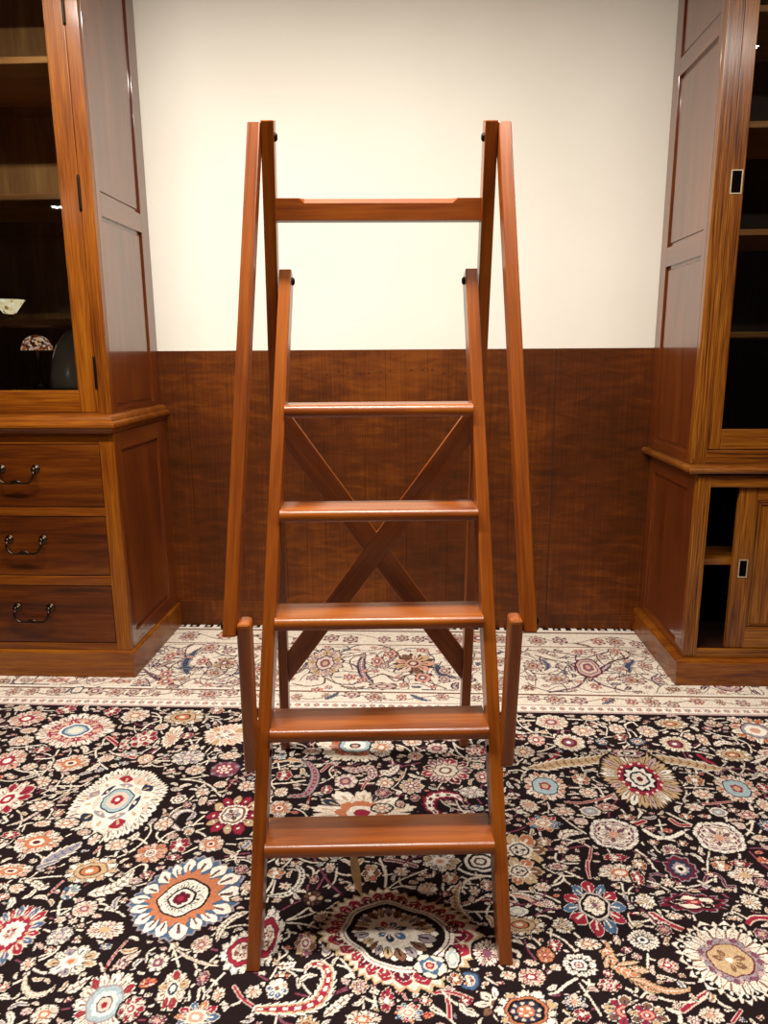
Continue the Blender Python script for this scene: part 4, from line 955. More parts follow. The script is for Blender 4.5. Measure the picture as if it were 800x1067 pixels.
# stems and leaves: kind width then points
SPINES = """
leafG 0.0501 -0.939 -1.679 -0.919 -1.641 -0.891 -1.607 -0.877 -1.580
red 0.0097 -0.826 -1.624 -0.818 -1.591 -0.816 -1.560
red 0.0244 -1.032 -1.049 -0.989 -1.086 -0.953 -1.126
red 0.0266 -0.995 -1.163 -0.944 -1.156 -0.895 -1.170
v 0.0084 -1.382 -0.909 -1.332 -0.901 -1.287 -0.931
v 0.0044 -1.231 -1.110 -1.270 -1.116 -1.254 -1.162 -1.246 -1.216 -1.244 -1.249
v 0.0067 -1.247 -1.245 -1.200 -1.262 -1.146 -1.255 -1.134 -1.236
v 0.0078 -1.184 -1.405 -1.138 -1.370 -1.093 -1.338 -0.995 -1.331
v 0.0065 -1.039 -1.060 -1.028 -1.113 -1.035 -1.134 -1.004 -1.193 -0.953 -1.239
v 0.0069 -1.041 -1.134 -1.059 -1.155 -1.066 -1.176
leafv 0.0106 -1.116 -1.525 -1.082 -1.502 -1.059 -1.463 -1.037 -1.431 -0.983 -1.422
v 0.0052 -0.940 -1.575 -0.920 -1.547 -0.908 -1.521
v 0.0033 -1.003 -1.499 -1.000 -1.476 -1.003 -1.461
v 0.0073 -1.158 -1.133 -1.157 -1.179 -1.206 -1.190
leafC 0.0225 -1.016 -1.251 -0.998 -1.231 -0.992 -1.198
v 0.0076 -1.145 -1.482 -1.123 -1.503 -1.129 -1.511
v 0.0053 -0.762 -1.641 -0.740 -1.621 -0.727 -1.607
leafC 0.0118 -0.801 -1.610 -0.765 -1.602 -0.733 -1.627
v 0.0078 -0.935 -1.001 -0.923 -0.954 -0.886 -0.923
v 0.0070 -0.852 -1.178 -0.812 -1.186 -0.775 -1.185
v 0.0069 -0.710 -1.285 -0.657 -1.292 -0.610 -1.317 -0.566 -1.366
v 0.0042 -0.637 -1.292 -0.620 -1.334 -0.618 -1.360
v 0.0060 -0.705 -1.285 -0.668 -1.275 -0.617 -1.255
red 0.0091 -0.558 -1.341 -0.551 -1.289 -0.522 -1.261 -0.500 -1.246
crv 0.0239 -0.639 -1.522 -0.669 -1.494 -0.666 -1.453 -0.643 -1.437 -0.611 -1.447
v 0.0051 -0.628 -1.515 -0.605 -1.499 -0.575 -1.491
v 0.0049 -0.614 -1.528 -0.588 -1.524 -0.569 -1.512
v 0.0045 -0.681 -1.586 -0.664 -1.544 -0.639 -1.522
v 0.0053 -0.745 -1.628 -0.720 -1.587 -0.711 -1.539 -0.724 -1.504 -0.755 -1.483 -0.789 -1.491
leafC 0.0222 -0.768 -1.569 -0.748 -1.561 -0.745 -1.533
v 0.0046 -0.635 -1.643 -0.603 -1.622 -0.565 -1.588
v 0.0067 -0.764 -1.067 -0.718 -1.049 -0.696 -1.027
v 0.0047 -0.680 -1.142 -0.667 -1.090
v 0.0064 -0.666 -1.191 -0.629 -1.151 -0.570 -1.128
redd 0.0147 -0.883 -1.169 -0.856 -1.138 -0.842 -1.117
leafG 0.0198 -0.454 -1.591 -0.440 -1.577 -0.440 -1.557
v 0.0071 -0.950 -0.895 -0.898 -0.906
v 0.0071 -0.759 -0.889 -0.696 -0.899
redd 0.0087 -0.485 -1.624 -0.453 -1.614 -0.428 -1.609
red 0.0088 -0.870 -1.773 -0.864 -1.745 -0.855 -1.721
red 0.0084 -0.639 -2.036 -0.647 -1.991 -0.642 -1.943 -0.631 -1.906
v 0.0048 -1.021 -1.716 -0.942 -1.722 -0.900 -1.714 -0.864 -1.710
leafC 0.0377 -0.779 -1.770 -0.734 -1.751 -0.709 -1.722 -0.700 -1.680
v 0.0041 -0.840 -1.826 -0.805 -1.816 -0.793 -1.816
v 0.0042 -0.735 -1.814 -0.689 -1.820 -0.664 -1.834
v 0.0039 -0.764 -1.878 -0.737 -1.879 -0.723 -1.876
v 0.0045 -0.809 -2.002 -0.807 -1.972 -0.789 -1.958
crvO 0.0152 -0.803 -2.006 -0.788 -2.034 -0.763 -2.049 -0.740 -2.040 -0.730 -2.022
v 0.0051 -0.793 -2.081 -0.786 -2.058 -0.753 -2.054 -0.733 -2.040 -0.730 -2.022
leafG 0.0119 -0.798 -2.085 -0.783 -2.069 -0.758 -2.072
leafC 0.0262 -0.701 -2.042 -0.683 -2.022 -0.655 -1.998
leafM 0.0286 -0.623 -1.999 -0.618 -1.969 -0.601 -1.937
v 0.0033 -0.606 -2.031 -0.604 -1.994 -0.586 -1.976
v 0.0044 -0.701 -1.959 -0.665 -1.966 -0.649 -1.987
v 0.0064 -0.800 -1.931 -0.798 -1.917 -0.788 -1.908
leafC 0.0237 -0.934 -1.730 -0.894 -1.751 -0.890 -1.734
leafG 0.0193 -0.951 -1.689 -0.927 -1.670 -0.897 -1.650
leafC 0.0176 -0.997 -1.744 -0.963 -1.760 -0.953 -1.748
leafv 0.0084 -0.518 -1.921 -0.486 -1.942 -0.445 -1.958 -0.397 -1.965
v 0.0042 -0.525 -1.912 -0.512 -1.938 -0.495 -1.968
v 0.0039 -0.525 -1.912 -0.517 -1.934 -0.526 -1.952 -0.546 -1.966
v 0.0035 -0.520 -1.916 -0.495 -1.924 -0.481 -1.921
v 0.0042 -0.422 -2.051 -0.421 -2.032 -0.408 -2.003 -0.396 -1.982
v 0.0032 -0.425 -2.028 -0.434 -2.004
red 0.0122 -0.367 -2.013 -0.344 -2.040 -0.305 -2.065
v 0.0040 -0.539 -2.071 -0.515 -2.062 -0.509 -2.051
leafC 0.0200 -0.383 -1.808 -0.417 -1.830 -0.434 -1.865 -0.433 -1.903
leafC 0.0119 -0.395 -2.076 -0.377 -2.068 -0.364 -2.053
v 0.0056 -0.717 -1.698 -0.701 -1.674 -0.676 -1.648
v 0.0046 -0.564 -1.967 -0.573 -1.936 -0.562 -1.922
v 0.0044 -0.440 -1.800 -0.410 -1.825
v 0.0028 -0.488 -2.084 -0.491 -2.065 -0.487 -2.057
leafM 0.0121 -0.613 -1.960 -0.598 -1.942 -0.589 -1.928
v 0.0082 -0.691 -1.655 -0.674 -1.666 -0.671 -1.685
crvG 0.0309 -0.366 -1.360 -0.324 -1.350 -0.307 -1.299 -0.310 -1.236 -0.339 -1.181 -0.367 -1.172
leafO 0.0258 -0.450 -1.180 -0.405 -1.164 -0.355 -1.177
v 0.0077 -0.427 -1.299 -0.383 -1.293 -0.335 -1.278
red 0.0151 -0.291 -1.227 -0.274 -1.193 -0.251 -1.164
red 0.0064 -0.312 -1.414 -0.309 -1.383 -0.308 -1.358
v 0.0039 -0.235 -1.168 -0.266 -1.216 -0.257 -1.253 -0.229 -1.279
leafM 0.0337 -0.231 -1.206 -0.189 -1.218 -0.148 -1.203 -0.135 -1.249 -0.174 -1.277
red 0.0121 -0.158 -1.353 -0.157 -1.302 -0.135 -1.258 -0.095 -1.234
v 0.0056 -0.159 -1.199 -0.140 -1.165
leafC 0.0193 -0.304 -1.350 -0.276 -1.340 -0.259 -1.323
leafN 0.0169 -0.285 -1.349 -0.253 -1.368 -0.216 -1.355
v 0.0052 -0.149 -1.344 -0.119 -1.351 -0.085 -1.350
redd 0.0117 -0.086 -1.398 -0.063 -1.366 -0.045 -1.332
redd 0.0104 -0.127 -1.257 -0.099 -1.224 -0.053 -1.195 0.009 -1.169
redd 0.0268 -0.092 -1.143 -0.069 -1.181 -0.048 -1.190
red 0.0085 -0.051 -1.272 -0.047 -1.236 -0.050 -1.218
leafC 0.0162 -0.027 -1.231 0.004 -1.253 0.039 -1.256
v 0.0065 -0.002 -1.110 0.031 -1.089 0.091 -1.076 0.112 -1.086
v 0.0062 0.119 -1.054 0.132 -1.106 0.162 -1.144 0.208 -1.157
v 0.0080 0.044 -1.251 0.084 -1.276 0.093 -1.285
crvD 0.0537 0.055 -1.424 0.037 -1.394 0.042 -1.354 0.077 -1.336 0.115 -1.343 0.132 -1.375
leafC 0.0179 0.121 -1.326 0.141 -1.317 0.170 -1.320
v 0.0050 -0.034 -1.373 -0.030 -1.340 -0.026 -1.323
leafC 0.0143 -0.025 -1.396 -0.010 -1.403 0.004 -1.422
leafC 0.0307 -0.114 -1.216 -0.083 -1.229 -0.054 -1.181
v 0.0059 0.037 -1.047 0.031 -1.057 0.042 -1.073
leafG 0.0113 0.033 -1.295 0.048 -1.308 0.065 -1.303
v 0.0051 0.179 -1.324 0.198 -1.323
lefS 0.0191 -0.354 -1.758 -0.307 -1.751 -0.284 -1.719 -0.281 -1.678 -0.299 -1.654 -0.324 -1.655
v 0.0030 -0.343 -1.755 -0.342 -1.715 -0.346 -1.686
v 0.0033 -0.211 -1.613 -0.199 -1.650 -0.197 -1.698 -0.210 -1.727
redd 0.0092 -0.262 -1.615 -0.240 -1.658 -0.213 -1.705 -0.176 -1.748
redd 0.0080 -0.340 -1.829 -0.310 -1.802 -0.276 -1.774 -0.253 -1.765
v 0.0057 -0.311 -1.840 -0.276 -1.821 -0.246 -1.789
v 0.0050 -0.311 -1.840 -0.261 -1.841 -0.214 -1.854 -0.178 -1.871
v 0.0047 -0.264 -1.846 -0.250 -1.865
v 0.0049 -0.311 -1.837 -0.271 -1.826 -0.235 -1.809 -0.206 -1.795
wv 0.0043 -0.321 -1.812 -0.309 -1.847 -0.284 -1.861 -0.279 -1.880 -0.296 -1.900 -0.275 -1.922 -0.288 -1.940 -0.299 -1.958
v 0.0059 -0.296 -1.953 -0.259 -1.965 -0.234 -1.968
v 0.0052 -0.292 -1.958 -0.253 -1.977 -0.224 -2.009 -0.208 -2.028
leafC 0.0221 -0.292 -1.958 -0.267 -1.957 -0.251 -1.947
crvC 0.0407 -0.308 -2.063 -0.266 -2.061 -0.224 -2.056 -0.193 -2.039 -0.181 -2.003 -0.181 -1.970 -0.201 -1.950 -0.225 -1.955 -0.229 -1.976
red 0.0062 -0.315 -2.063 -0.295 -2.062 -0.282 -2.062
leafC 0.0224 -0.178 -2.074 -0.158 -2.053 -0.140 -2.033 -0.125 -2.021
v 0.0035 -0.110 -1.988 -0.115 -1.968
v 0.0034 -0.085 -2.062 -0.081 -2.019 -0.087 -1.983
v 0.0039 -0.077 -1.745 -0.076 -1.682 -0.093 -1.615
v 0.0106 -0.144 -1.981 -0.132 -1.973 -0.126 -1.960
v 0.0046 -0.192 -1.936 -0.173 -1.922 -0.159 -1.913
leafC 0.0105 -0.237 -2.014 -0.238 -1.997 -0.245 -1.985
v 0.0034 -0.206 -2.074 -0.207 -2.059
v 0.0058 -0.129 -1.629 -0.103 -1.635 -0.077 -1.646
v 0.0064 -0.270 -1.653 -0.255 -1.665 -0.252 -1.689
v 0.0028 -0.348 -1.777 -0.348 -1.766
v 0.0055 -0.172 -1.703 -0.160 -1.708
v 0.0050 -0.076 -1.734 -0.037 -1.692 0.024 -1.654
v 0.0044 -0.072 -1.733 -0.041 -1.715 -0.009 -1.714 0.027 -1.716
leafTan 0.0259 0.109 -1.693 0.090 -1.738 0.096 -1.786 0.120 -1.826 0.121 -1.860 0.098 -1.880 0.088 -1.871
red 0.0085 0.108 -1.765 0.137 -1.753 0.172 -1.752
v 0.0048 0.118 -1.791 0.153 -1.789 0.180 -1.788
v 0.0046 0.137 -1.792 0.147 -1.810
v 0.0046 0.007 -1.971 0.017 -2.016 0.030 -2.050 0.055 -2.063
v 0.0037 0.058 -1.982 0.034 -1.995 0.030 -2.023 0.033 -2.042
red 0.0138 0.052 -1.965 0.061 -2.006 0.065 -2.067
red 0.0137 0.037 -2.011 0.071 -2.009 0.116 -2.027
v 0.0051 0.116 -1.975 0.135 -1.995 0.156 -2.026
v 0.0053 0.141 -1.970 0.160 -1.986 0.175 -2.001
leafC 0.0149 0.086 -2.032 0.095 -2.051 0.123 -2.061
red 0.0058 -0.031 -1.981 -0.027 -2.013 -0.020 -2.029
redm 0.0172 -0.077 -1.621 -0.043 -1.626 -0.001 -1.643
leafM 0.0086 0.045 -1.666 0.074 -1.659 0.102 -1.663
wv 0.0074 0.040 -1.678 0.049 -1.653 0.083 -1.634 0.115 -1.657 0.139 -1.668 0.179 -1.672
v 0.0036 -0.094 -1.622 -0.075 -1.664 -0.075 -1.722 -0.082 -1.745
leafN 0.0142 -0.029 -2.048 -0.009 -2.066 0.013 -2.069
leafC 0.0149 -0.013 -2.028 -0.003 -2.051 0.017 -2.058
v 0.0082 0.114 -1.732 0.107 -1.715 0.125 -1.686 0.163 -1.673
redd 0.0046 0.042 -1.791 0.061 -1.788
leafN 0.0061 0.072 -2.055 0.078 -2.070
leafTan 0.0585 0.339 -1.185 0.392 -1.178 0.447 -1.157 0.506 -1.146 0.561 -1.129 0.599 -1.103 0.585 -1.073
redt 0.0416 0.401 -1.154 0.432 -1.124 0.447 -1.098
v 0.0070 0.330 -1.213 0.312 -1.200 0.280 -1.205
v 0.0075 0.363 -1.096 0.402 -1.085 0.450 -1.052
v 0.0061 0.447 -1.288 0.500 -1.286 0.550 -1.285
v 0.0063 0.435 -1.322 0.470 -1.317
red 0.0129 0.423 -1.359 0.465 -1.362 0.531 -1.339 0.565 -1.318
v 0.0070 0.591 -1.274 0.563 -1.326 0.540 -1.343
v 0.0043 0.370 -1.349 0.371 -1.389 0.364 -1.412
v 0.0055 0.393 -1.419 0.424 -1.469 0.452 -1.503
v 0.0072 0.628 -1.364 0.615 -1.411 0.588 -1.441 0.561 -1.457
v 0.0064 0.382 -1.547 0.426 -1.525 0.454 -1.517
redd 0.0087 0.314 -1.569 0.366 -1.567 0.443 -1.545
v 0.0060 0.355 -1.581 0.350 -1.606 0.369 -1.618 0.402 -1.617
red 0.0111 0.449 -1.558 0.436 -1.597 0.422 -1.628
leafC 0.0298 0.377 -1.527 0.396 -1.498 0.440 -1.497
leafC 0.0216 0.274 -1.415 0.298 -1.407 0.314 -1.421
leafC 0.0104 0.494 -1.437 0.470 -1.423 0.464 -1.408
v 0.0076 0.559 -1.022 0.598 -1.021
v 0.0042 0.667 -1.045 0.666 -1.071
v 0.0092 0.702 -0.935 0.717 -0.899 0.759 -0.874
v 0.0054 0.629 -0.982 0.643 -0.925 0.620 -0.879
leafM 0.0101 0.559 -1.069 0.587 -1.108
v 0.0068 0.369 -0.934 0.393 -0.968 0.428 -0.955
v 0.0081 0.518 -0.871 0.569 -0.875 0.605 -0.891 0.637 -0.925
v 0.0093 0.353 -0.888 0.411 -0.886
redd 0.0225 0.582 -1.463 0.611 -1.440
v 0.0056 0.278 -1.517 0.315 -1.505
v 0.0041 0.313 -1.626 0.337 -1.631
leafTan 0.0584 0.938 -1.173 0.882 -1.161 0.842 -1.143 0.801 -1.130 0.758 -1.117 0.728 -1.099 0.753 -1.068
redt 0.0375 0.918 -1.146 0.898 -1.117 0.889 -1.093
v 0.0061 0.948 -1.173 0.967 -1.200 0.976 -1.226
v 0.0062 0.776 -1.276 0.830 -1.275 0.875 -1.281
v 0.0060 0.971 -0.937 0.999 -0.964 1.046 -0.984 1.073 -1.020 1.062 -1.072 1.028 -1.103
leafC 0.0262 0.961 -1.035 0.996 -1.012 1.033 -1.027
red 0.0118 0.774 -1.351 0.824 -1.353 0.900 -1.338
v 0.0076 0.692 -1.400 0.726 -1.436 0.749 -1.457
red 0.0225 0.585 -1.456 0.617 -1.440
red 0.0189 0.692 -1.430 0.707 -1.452 0.733 -1.454
v 0.0041 0.937 -1.360 0.933 -1.392 0.933 -1.421
v 0.0054 0.854 -1.394 0.841 -1.432
v 0.0071 0.915 -1.422 0.891 -1.466 0.862 -1.495
wv 0.0130 0.606 -1.477 0.628 -1.504 0.667 -1.506 0.705 -1.484
v 0.0043 0.660 -1.431 0.653 -1.482
v 0.0064 0.643 -1.458 0.671 -1.453
v 0.0055 0.582 -1.512 0.587 -1.539
redd 0.0092 0.848 -1.556 0.858 -1.600 0.866 -1.618
redd 0.0085 0.854 -1.543 0.884 -1.542 0.898 -1.548
v 0.0053 0.720 -1.617 0.746 -1.560
v 0.0074 0.558 -1.554 0.580 -1.591 0.586 -1.628
leafC 0.0127 0.693 -1.568 0.709 -1.580 0.717 -1.605
leafG 0.0109 0.690 -1.575 0.680 -1.569
leafG 0.0106 0.588 -1.565 0.608 -1.584
leafC 0.0315 1.031 -1.132 1.080 -1.101 1.106 -1.091
v 0.0090 0.862 -0.996 0.894 -0.951 0.915 -0.939
v 0.0074 0.874 -1.068 0.902 -1.078 0.937 -1.096
v 0.0094 1.004 -1.216 1.027 -1.197 1.044 -1.215
v 0.0083 0.642 -1.290 0.620 -1.380 0.623 -1.403
v 0.0056 0.950 -1.320 0.930 -1.376 0.938 -1.421
redd 0.0105 0.704 -1.143 0.736 -1.123
leafOr 0.0317 0.403 -1.848 0.406 -1.903 0.416 -1.929 0.443 -1.957 0.472 -1.985 0.513 -1.989
leafOr 0.0125 0.393 -1.938 0.406 -1.903
leafOr 0.0120 0.416 -1.929 0.468 -1.918
red 0.0131 0.420 -1.668 0.422 -1.638 0.429 -1.607
v 0.0065 0.310 -1.621 0.345 -1.635 0.381 -1.657 0.402 -1.674
v 0.0050 0.356 -1.664 0.360 -1.681 0.373 -1.698
wv 0.0093 0.324 -1.635 0.346 -1.628 0.360 -1.640
v 0.0059 0.347 -1.647 0.352 -1.664 0.341 -1.676 0.331 -1.688
redP 0.0137 0.221 -1.732 0.255 -1.741 0.283 -1.762 0.314 -1.761
leafC 0.0078 0.222 -1.726 0.257 -1.731 0.293 -1.751
v 0.0042 0.204 -1.846 0.260 -1.839 0.298 -1.835
v 0.0052 0.285 -1.843 0.315 -1.861 0.332 -1.883 0.342 -1.905
v 0.0044 0.250 -1.858 0.265 -1.877 0.271 -1.895
v 0.0039 0.267 -1.930 0.262 -1.952
v 0.0072 0.241 -2.010 0.275 -2.004 0.302 -1.983 0.326 -1.966
v 0.0070 0.338 -1.970 0.350 -1.979 0.370 -1.981
v 0.0040 0.330 -1.978 0.345 -2.017 0.356 -2.051
leafC 0.0125 0.263 -1.997 0.278 -1.988 0.285 -1.984
v 0.0051 0.471 -1.806 0.481 -1.835
red 0.0053 0.477 -1.781 0.515 -1.782
v 0.0047 0.487 -1.716 0.510 -1.718
leafC 0.0259 0.451 -1.637 0.494 -1.629 0.547 -1.645
leafG 0.0171 0.448 -1.649 0.475 -1.671 0.496 -1.682
v 0.0038 0.494 -1.676 0.489 -1.711
v 0.0029 0.306 -1.999 0.306 -2.011
v 0.0088 0.205 -1.897 0.217 -1.904 0.217 -1.915
leafG 0.0147 0.210 -1.855 0.224 -1.859 0.247 -1.854
v 0.0056 0.217 -1.796 0.234 -1.815 0.253 -1.834
red 0.0225 0.535 -1.781 0.560 -1.808 0.587 -1.826
red 0.0228 0.712 -1.831 0.739 -1.801 0.761 -1.785 0.791 -1.784
red 0.0202 0.516 -2.033 0.545 -2.013 0.579 -1.992
red 0.0099 0.602 -2.055 0.629 -2.029
v 0.0071 0.579 -1.992 0.596 -2.015 0.616 -2.029
leafC 0.0055 0.574 -2.031 0.603 -2.030 0.623 -2.029
v 0.0058 0.559 -1.788 0.583 -1.761
v 0.0058 0.707 -1.762 0.726 -1.771 0.742 -1.786
v 0.0046 0.491 -1.895 0.479 -1.935
v 0.0044 0.489 -1.909 0.507 -1.917
v 0.0052 0.442 -2.009 0.465 -1.989
wg 0.0074 0.544 -1.686 0.562 -1.691 0.572 -1.674 0.565 -1.656 0.591 -1.649 0.606 -1.666 0.606 -1.689
wg 0.0078 0.758 -1.684 0.738 -1.684 0.739 -1.661 0.730 -1.644 0.707 -1.651 0.691 -1.675
leafC 0.0259 0.759 -1.643 0.805 -1.630 0.851 -1.634
v 0.0055 0.772 -1.689 0.794 -1.710 0.820 -1.720
v 0.0049 0.714 -1.633 0.728 -1.596
v 0.0048 0.580 -1.607 0.591 -1.638
redd 0.0093 0.854 -1.591 0.868 -1.615
leafOr 0.0192 0.443 -1.936 0.482 -1.943
leafOr 0.0173 0.432 -1.962 0.461 -1.969 0.495 -1.988 0.542 -1.986 0.549 -1.974
redt 0.0082 0.471 -2.053 0.478 -2.031 0.475 -2.020
v 0.0051 0.494 -1.780 0.517 -1.779 0.533 -1.786
v 0.0040 0.487 -1.806 0.509 -1.805 0.539 -1.794
v 0.0040 0.485 -1.811 0.512 -1.819 0.530 -1.821
v 0.0093 0.488 -2.031 0.507 -2.041 0.503 -2.059
leafN 0.0389 -0.916 -0.556 -0.958 -0.444 -0.954 -0.339 -0.941 -0.284
bv 0.0045 -0.903 -0.391 -0.853 -0.440 -0.853 -0.538 -0.896 -0.556
bv 0.0088 -1.010 -0.559 -1.001 -0.462 -0.975 -0.410 -1.000 -0.285 -0.945 -0.246 -0.834 -0.353 -0.772 -0.369
bv 0.0079 -1.039 -0.591 -0.978 -0.634 -0.922 -0.662 -0.897 -0.617 -0.866 -0.586 -0.796 -0.599 -0.737 -0.566
bv 0.0132 -1.045 -0.576 -0.976 -0.619 -0.925 -0.655
bv 0.0088 -1.073 -0.288 -1.015 -0.286 -0.980 -0.228
bv 0.0082 -0.832 -0.440 -0.780 -0.504 -0.747 -0.471
bv 0.0064 -0.975 -0.735 -0.936 -0.720 -0.932 -0.691
leafU 0.0279 -0.844 -0.474 -0.867 -0.441 -0.888 -0.442
leafU 0.0280 -1.059 -0.497 -1.035 -0.446 -1.005 -0.428
leafM2 0.0361 -0.169 -0.615 -0.207 -0.552 -0.229 -0.438 -0.223 -0.314
bv 0.0092 -0.362 -0.567 -0.364 -0.621 -0.422 -0.644 -0.480 -0.625
bv 0.0093 -0.362 -0.567 -0.304 -0.619 -0.239 -0.617 -0.169 -0.550 -0.132 -0.527 -0.082 -0.591 -0.046 -0.535 0.002 -0.534 0.039 -0.587 0.111 -0.648
bv 0.0103 -0.326 -0.317 -0.260 -0.236 -0.166 -0.233 -0.101 -0.285 -0.068 -0.385 -0.094 -0.503
bv 0.0074 -0.223 -0.314 -0.278 -0.391 -0.260 -0.486
leafN 0.0419 0.080 -0.428 0.097 -0.520 0.152 -0.551
leafU 0.0258 -0.165 -0.615 -0.127 -0.635 -0.072 -0.633
leafU 0.0183 -0.200 -0.637 -0.236 -0.659 -0.293 -0.640
leafN 0.0215 -0.339 -0.751 -0.311 -0.721 -0.296 -0.691
leafN 0.0212 -0.025 -0.702 0.020 -0.740 0.055 -0.748
leafU 0.0198 -0.154 -0.459 -0.108 -0.386 -0.080 -0.310
leafU 0.0122 -0.455 -0.421 -0.464 -0.492 -0.485 -0.538
leafN 0.0206 0.519 -0.367 0.533 -0.426 0.511 -0.473
leafN 0.0352 0.895 -0.355 0.854 -0.416 0.844 -0.485
bvm 0.0109 0.673 -0.513 0.702 -0.587 0.747 -0.627 0.777 -0.646
bvm 0.0108 0.673 -0.513 0.615 -0.611 0.555 -0.644 0.497 -0.666
bv 0.0099 0.640 -0.446 0.603 -0.388 0.549 -0.366 0.497 -0.318
bv 0.0100 0.737 -0.443 0.813 -0.370 0.862 -0.332 0.856 -0.281
bv 0.0100 0.464 -0.268 0.554 -0.278 0.630 -0.301 0.703 -0.336 0.795 -0.283 0.873 -0.255 0.909 -0.305
leafM2 0.0232 0.628 -0.481 0.626 -0.423 0.611 -0.400
leafM2 0.0310 0.733 -0.477 0.764 -0.431 0.792 -0.394
bv 0.0094 0.735 -0.565 0.793 -0.520 0.855 -0.496 0.912 -0.494
bv 0.0095 0.587 -0.570 0.543 -0.506 0.496 -0.507 0.460 -0.497
leafN 0.0139 0.671 -0.756 0.701 -0.737 0.726 -0.707
leafU 0.0166 0.685 -0.181 0.731 -0.207 0.756 -0.233
leafN 0.0139 0.925 -0.601 0.917 -0.538 0.950 -0.493
leafN 0.0111 -1.329 -0.734 -1.325 -0.704 -1.316 -0.683
leafM 0.0257 -1.034 -0.735 -1.008 -0.704 -1.004 -0.663
bvm 0.0114 -1.107 -0.512 -1.027 -0.599 -0.918 -0.670
bv 0.0096 -1.121 -0.580 -1.071 -0.557 -1.006 -0.577
"""
# ------------------------------------------------------------------ the room
PAINT = wall_paint(); BOARDS = panelling()
tag(MB().box(-4.2, 3.2, .003, .16, -.008, 3.0, bevel=0).build('wall_back', PAINT), kind='structure')
tag(MB().box(-6.5, 5.5, -9.5, .16, -.06, -.008, bevel=0, grain='x').build('floor', INSIDE), kind='structure')
tag(MB().box(-6.5, 5.5, -9.5, .16, 2.9, 3.0, bevel=0).build('ceiling', plain('ceiling paint', 'a08c74', .9)), kind='structure')

w = MB()                                                            # boarded dado: wide sheets at the sides, narrow boards between
edges = [-4.2, -2.3, -1.02, -.6] + [-.6 + .0915 * k for k in range(1, 13)] + [.592, 1.75, 3.2]
edges = sorted(set(round(e, 4) for e in edges if e <= .5 or e in (.592, 1.75, 3.2)))
for a, b in zip(edges, edges[1:]):
    w.box(a + (.0016 if a == .592 else 0), b - (.0016 if b == .592 else 0), 0, .0055, -.006, 1.263, bevel=.0011 if -.61 < a < .6 else .0016, seg=1)
w.box(.585, .599, .0022, .0028, .0, 1.262, bevel=0, mat=1)                # dark joint behind the sheet's edge
for a, b in zip(edges, edges[1:]):                                  # filled nail holes
    for x, z in ((a + .02, 1.165 + random.uniform(-.012, .012)), (b - .02, 1.168 + random.uniform(-.012, .012)), (a + .03, random.uniform(.2, .9))):
        if -1.1 < x < .98 and random.random() < .85:
            w.lathe([(.0035, 0), (.0035, .0006)], 8, (x, -.0004, z), Matrix.Rotation(math.pi / 2, 3, 'X'), mat=1)
w.g = [(v[2], v[0], v[1]) for v in w.v]
tag(w.build('trim_1', [BOARDS, plain('nail filler', '2a120a', .7)]), kind='structure')
b = MB(); b.box(-1.12, -.02, -.004, -.0002, -.004, .119, grain='x', bevel=.001); b.box(-.02, 1.02, -.003, -.0002, -.004, .066, grain='x', bevel=.001)
tag(b.build('baseboard_back', BOARDS), kind='structure')

# ------------------------------------------------------------------ rug
def read(txt):
    return [l.split() for l in txt.strip().splitlines()]
motifs = [(w[0],) + tuple(map(float, w[1:])) for w in read(MOTIFS)]
spines = []
for w in read(SPINES):
    v = list(map(float, w[2:])); spines.append((w[0], float(w[1]), [(v[i], v[i+1]) for i in range(0, len(v), 2)]))
xs = np.concatenate([np.arange(-2.1, -1.75, .006), np.arange(-1.75, 1.5, .0021), np.arange(1.5, 2.1, .006)])
ys = np.concatenate([np.arange(-3.3, -2.15, .006), np.arange(-2.15, -.83, .0021), np.arange(-.83, -.0055, .004)])
dye = RugPainter(xs, ys).paint(motifs, spines, -2.1, 2.1, -3.3)
dye *= .93
dye = np.where(dye <= .04045, dye / 12.92, ((dye + .055) / 1.055) ** 2.4)
ny, nx = len(ys), len(xs)
# one ring more all round, turned down, gives the rug its thickness
X = np.r_[xs[0], xs, xs[-1]]; Y = np.r_[ys[0], ys, ys[-1]]
XX, YY = np.meshgrid(X, Y); ZZ = np.zeros_like(XX); ZZ[0] = ZZ[-1] = -.008; ZZ[:, 0] = ZZ[:, -1] = -.008
co = np.stack([XX, YY, ZZ], -1).reshape(-1, 3).astype(np.float32)
dyeP = np.pad(dye, ((1, 1), (1, 1), (0, 0)), mode='edge').reshape(-1, 3)
nX, nY = len(X), len(Y)
i = (np.arange(nY - 1)[:, None] * nX + np.arange(nX - 1)[None]).ravel()
quads = np.stack([i, i + 1, i + nX + 1, i + nX], -1).astype(np.int32)
me = bpy.data.meshes.new('rug')
me.vertices.add(len(co)); me.vertices.foreach_set('co', co.ravel())
me.loops.add(quads.size); me.loops.foreach_set('vertex_index', quads.ravel())
me.polygons.add(len(quads)); me.polygons.foreach_set('loop_start', np.arange(0, quads.size, 4, dtype=np.int32))
try: me.polygons.foreach_set('loop_total', np.full(len(quads), 4, np.int32))
except Exception: pass
me.update(calc_edges=True)
ca = me.color_attributes.new('dye', 'FLOAT_COLOR', 'POINT')
ca.data.foreach_set('color', np.c_[dyeP, np.ones(len(dyeP))].astype(np.float32).ravel())
me.materials.append(rug_mat())
rug = bpy.data.objects.new('rug', me); COL.objects.link(rug)
tag(rug, 'dark floral oriental rug with cream border covering the floor', 'rug')

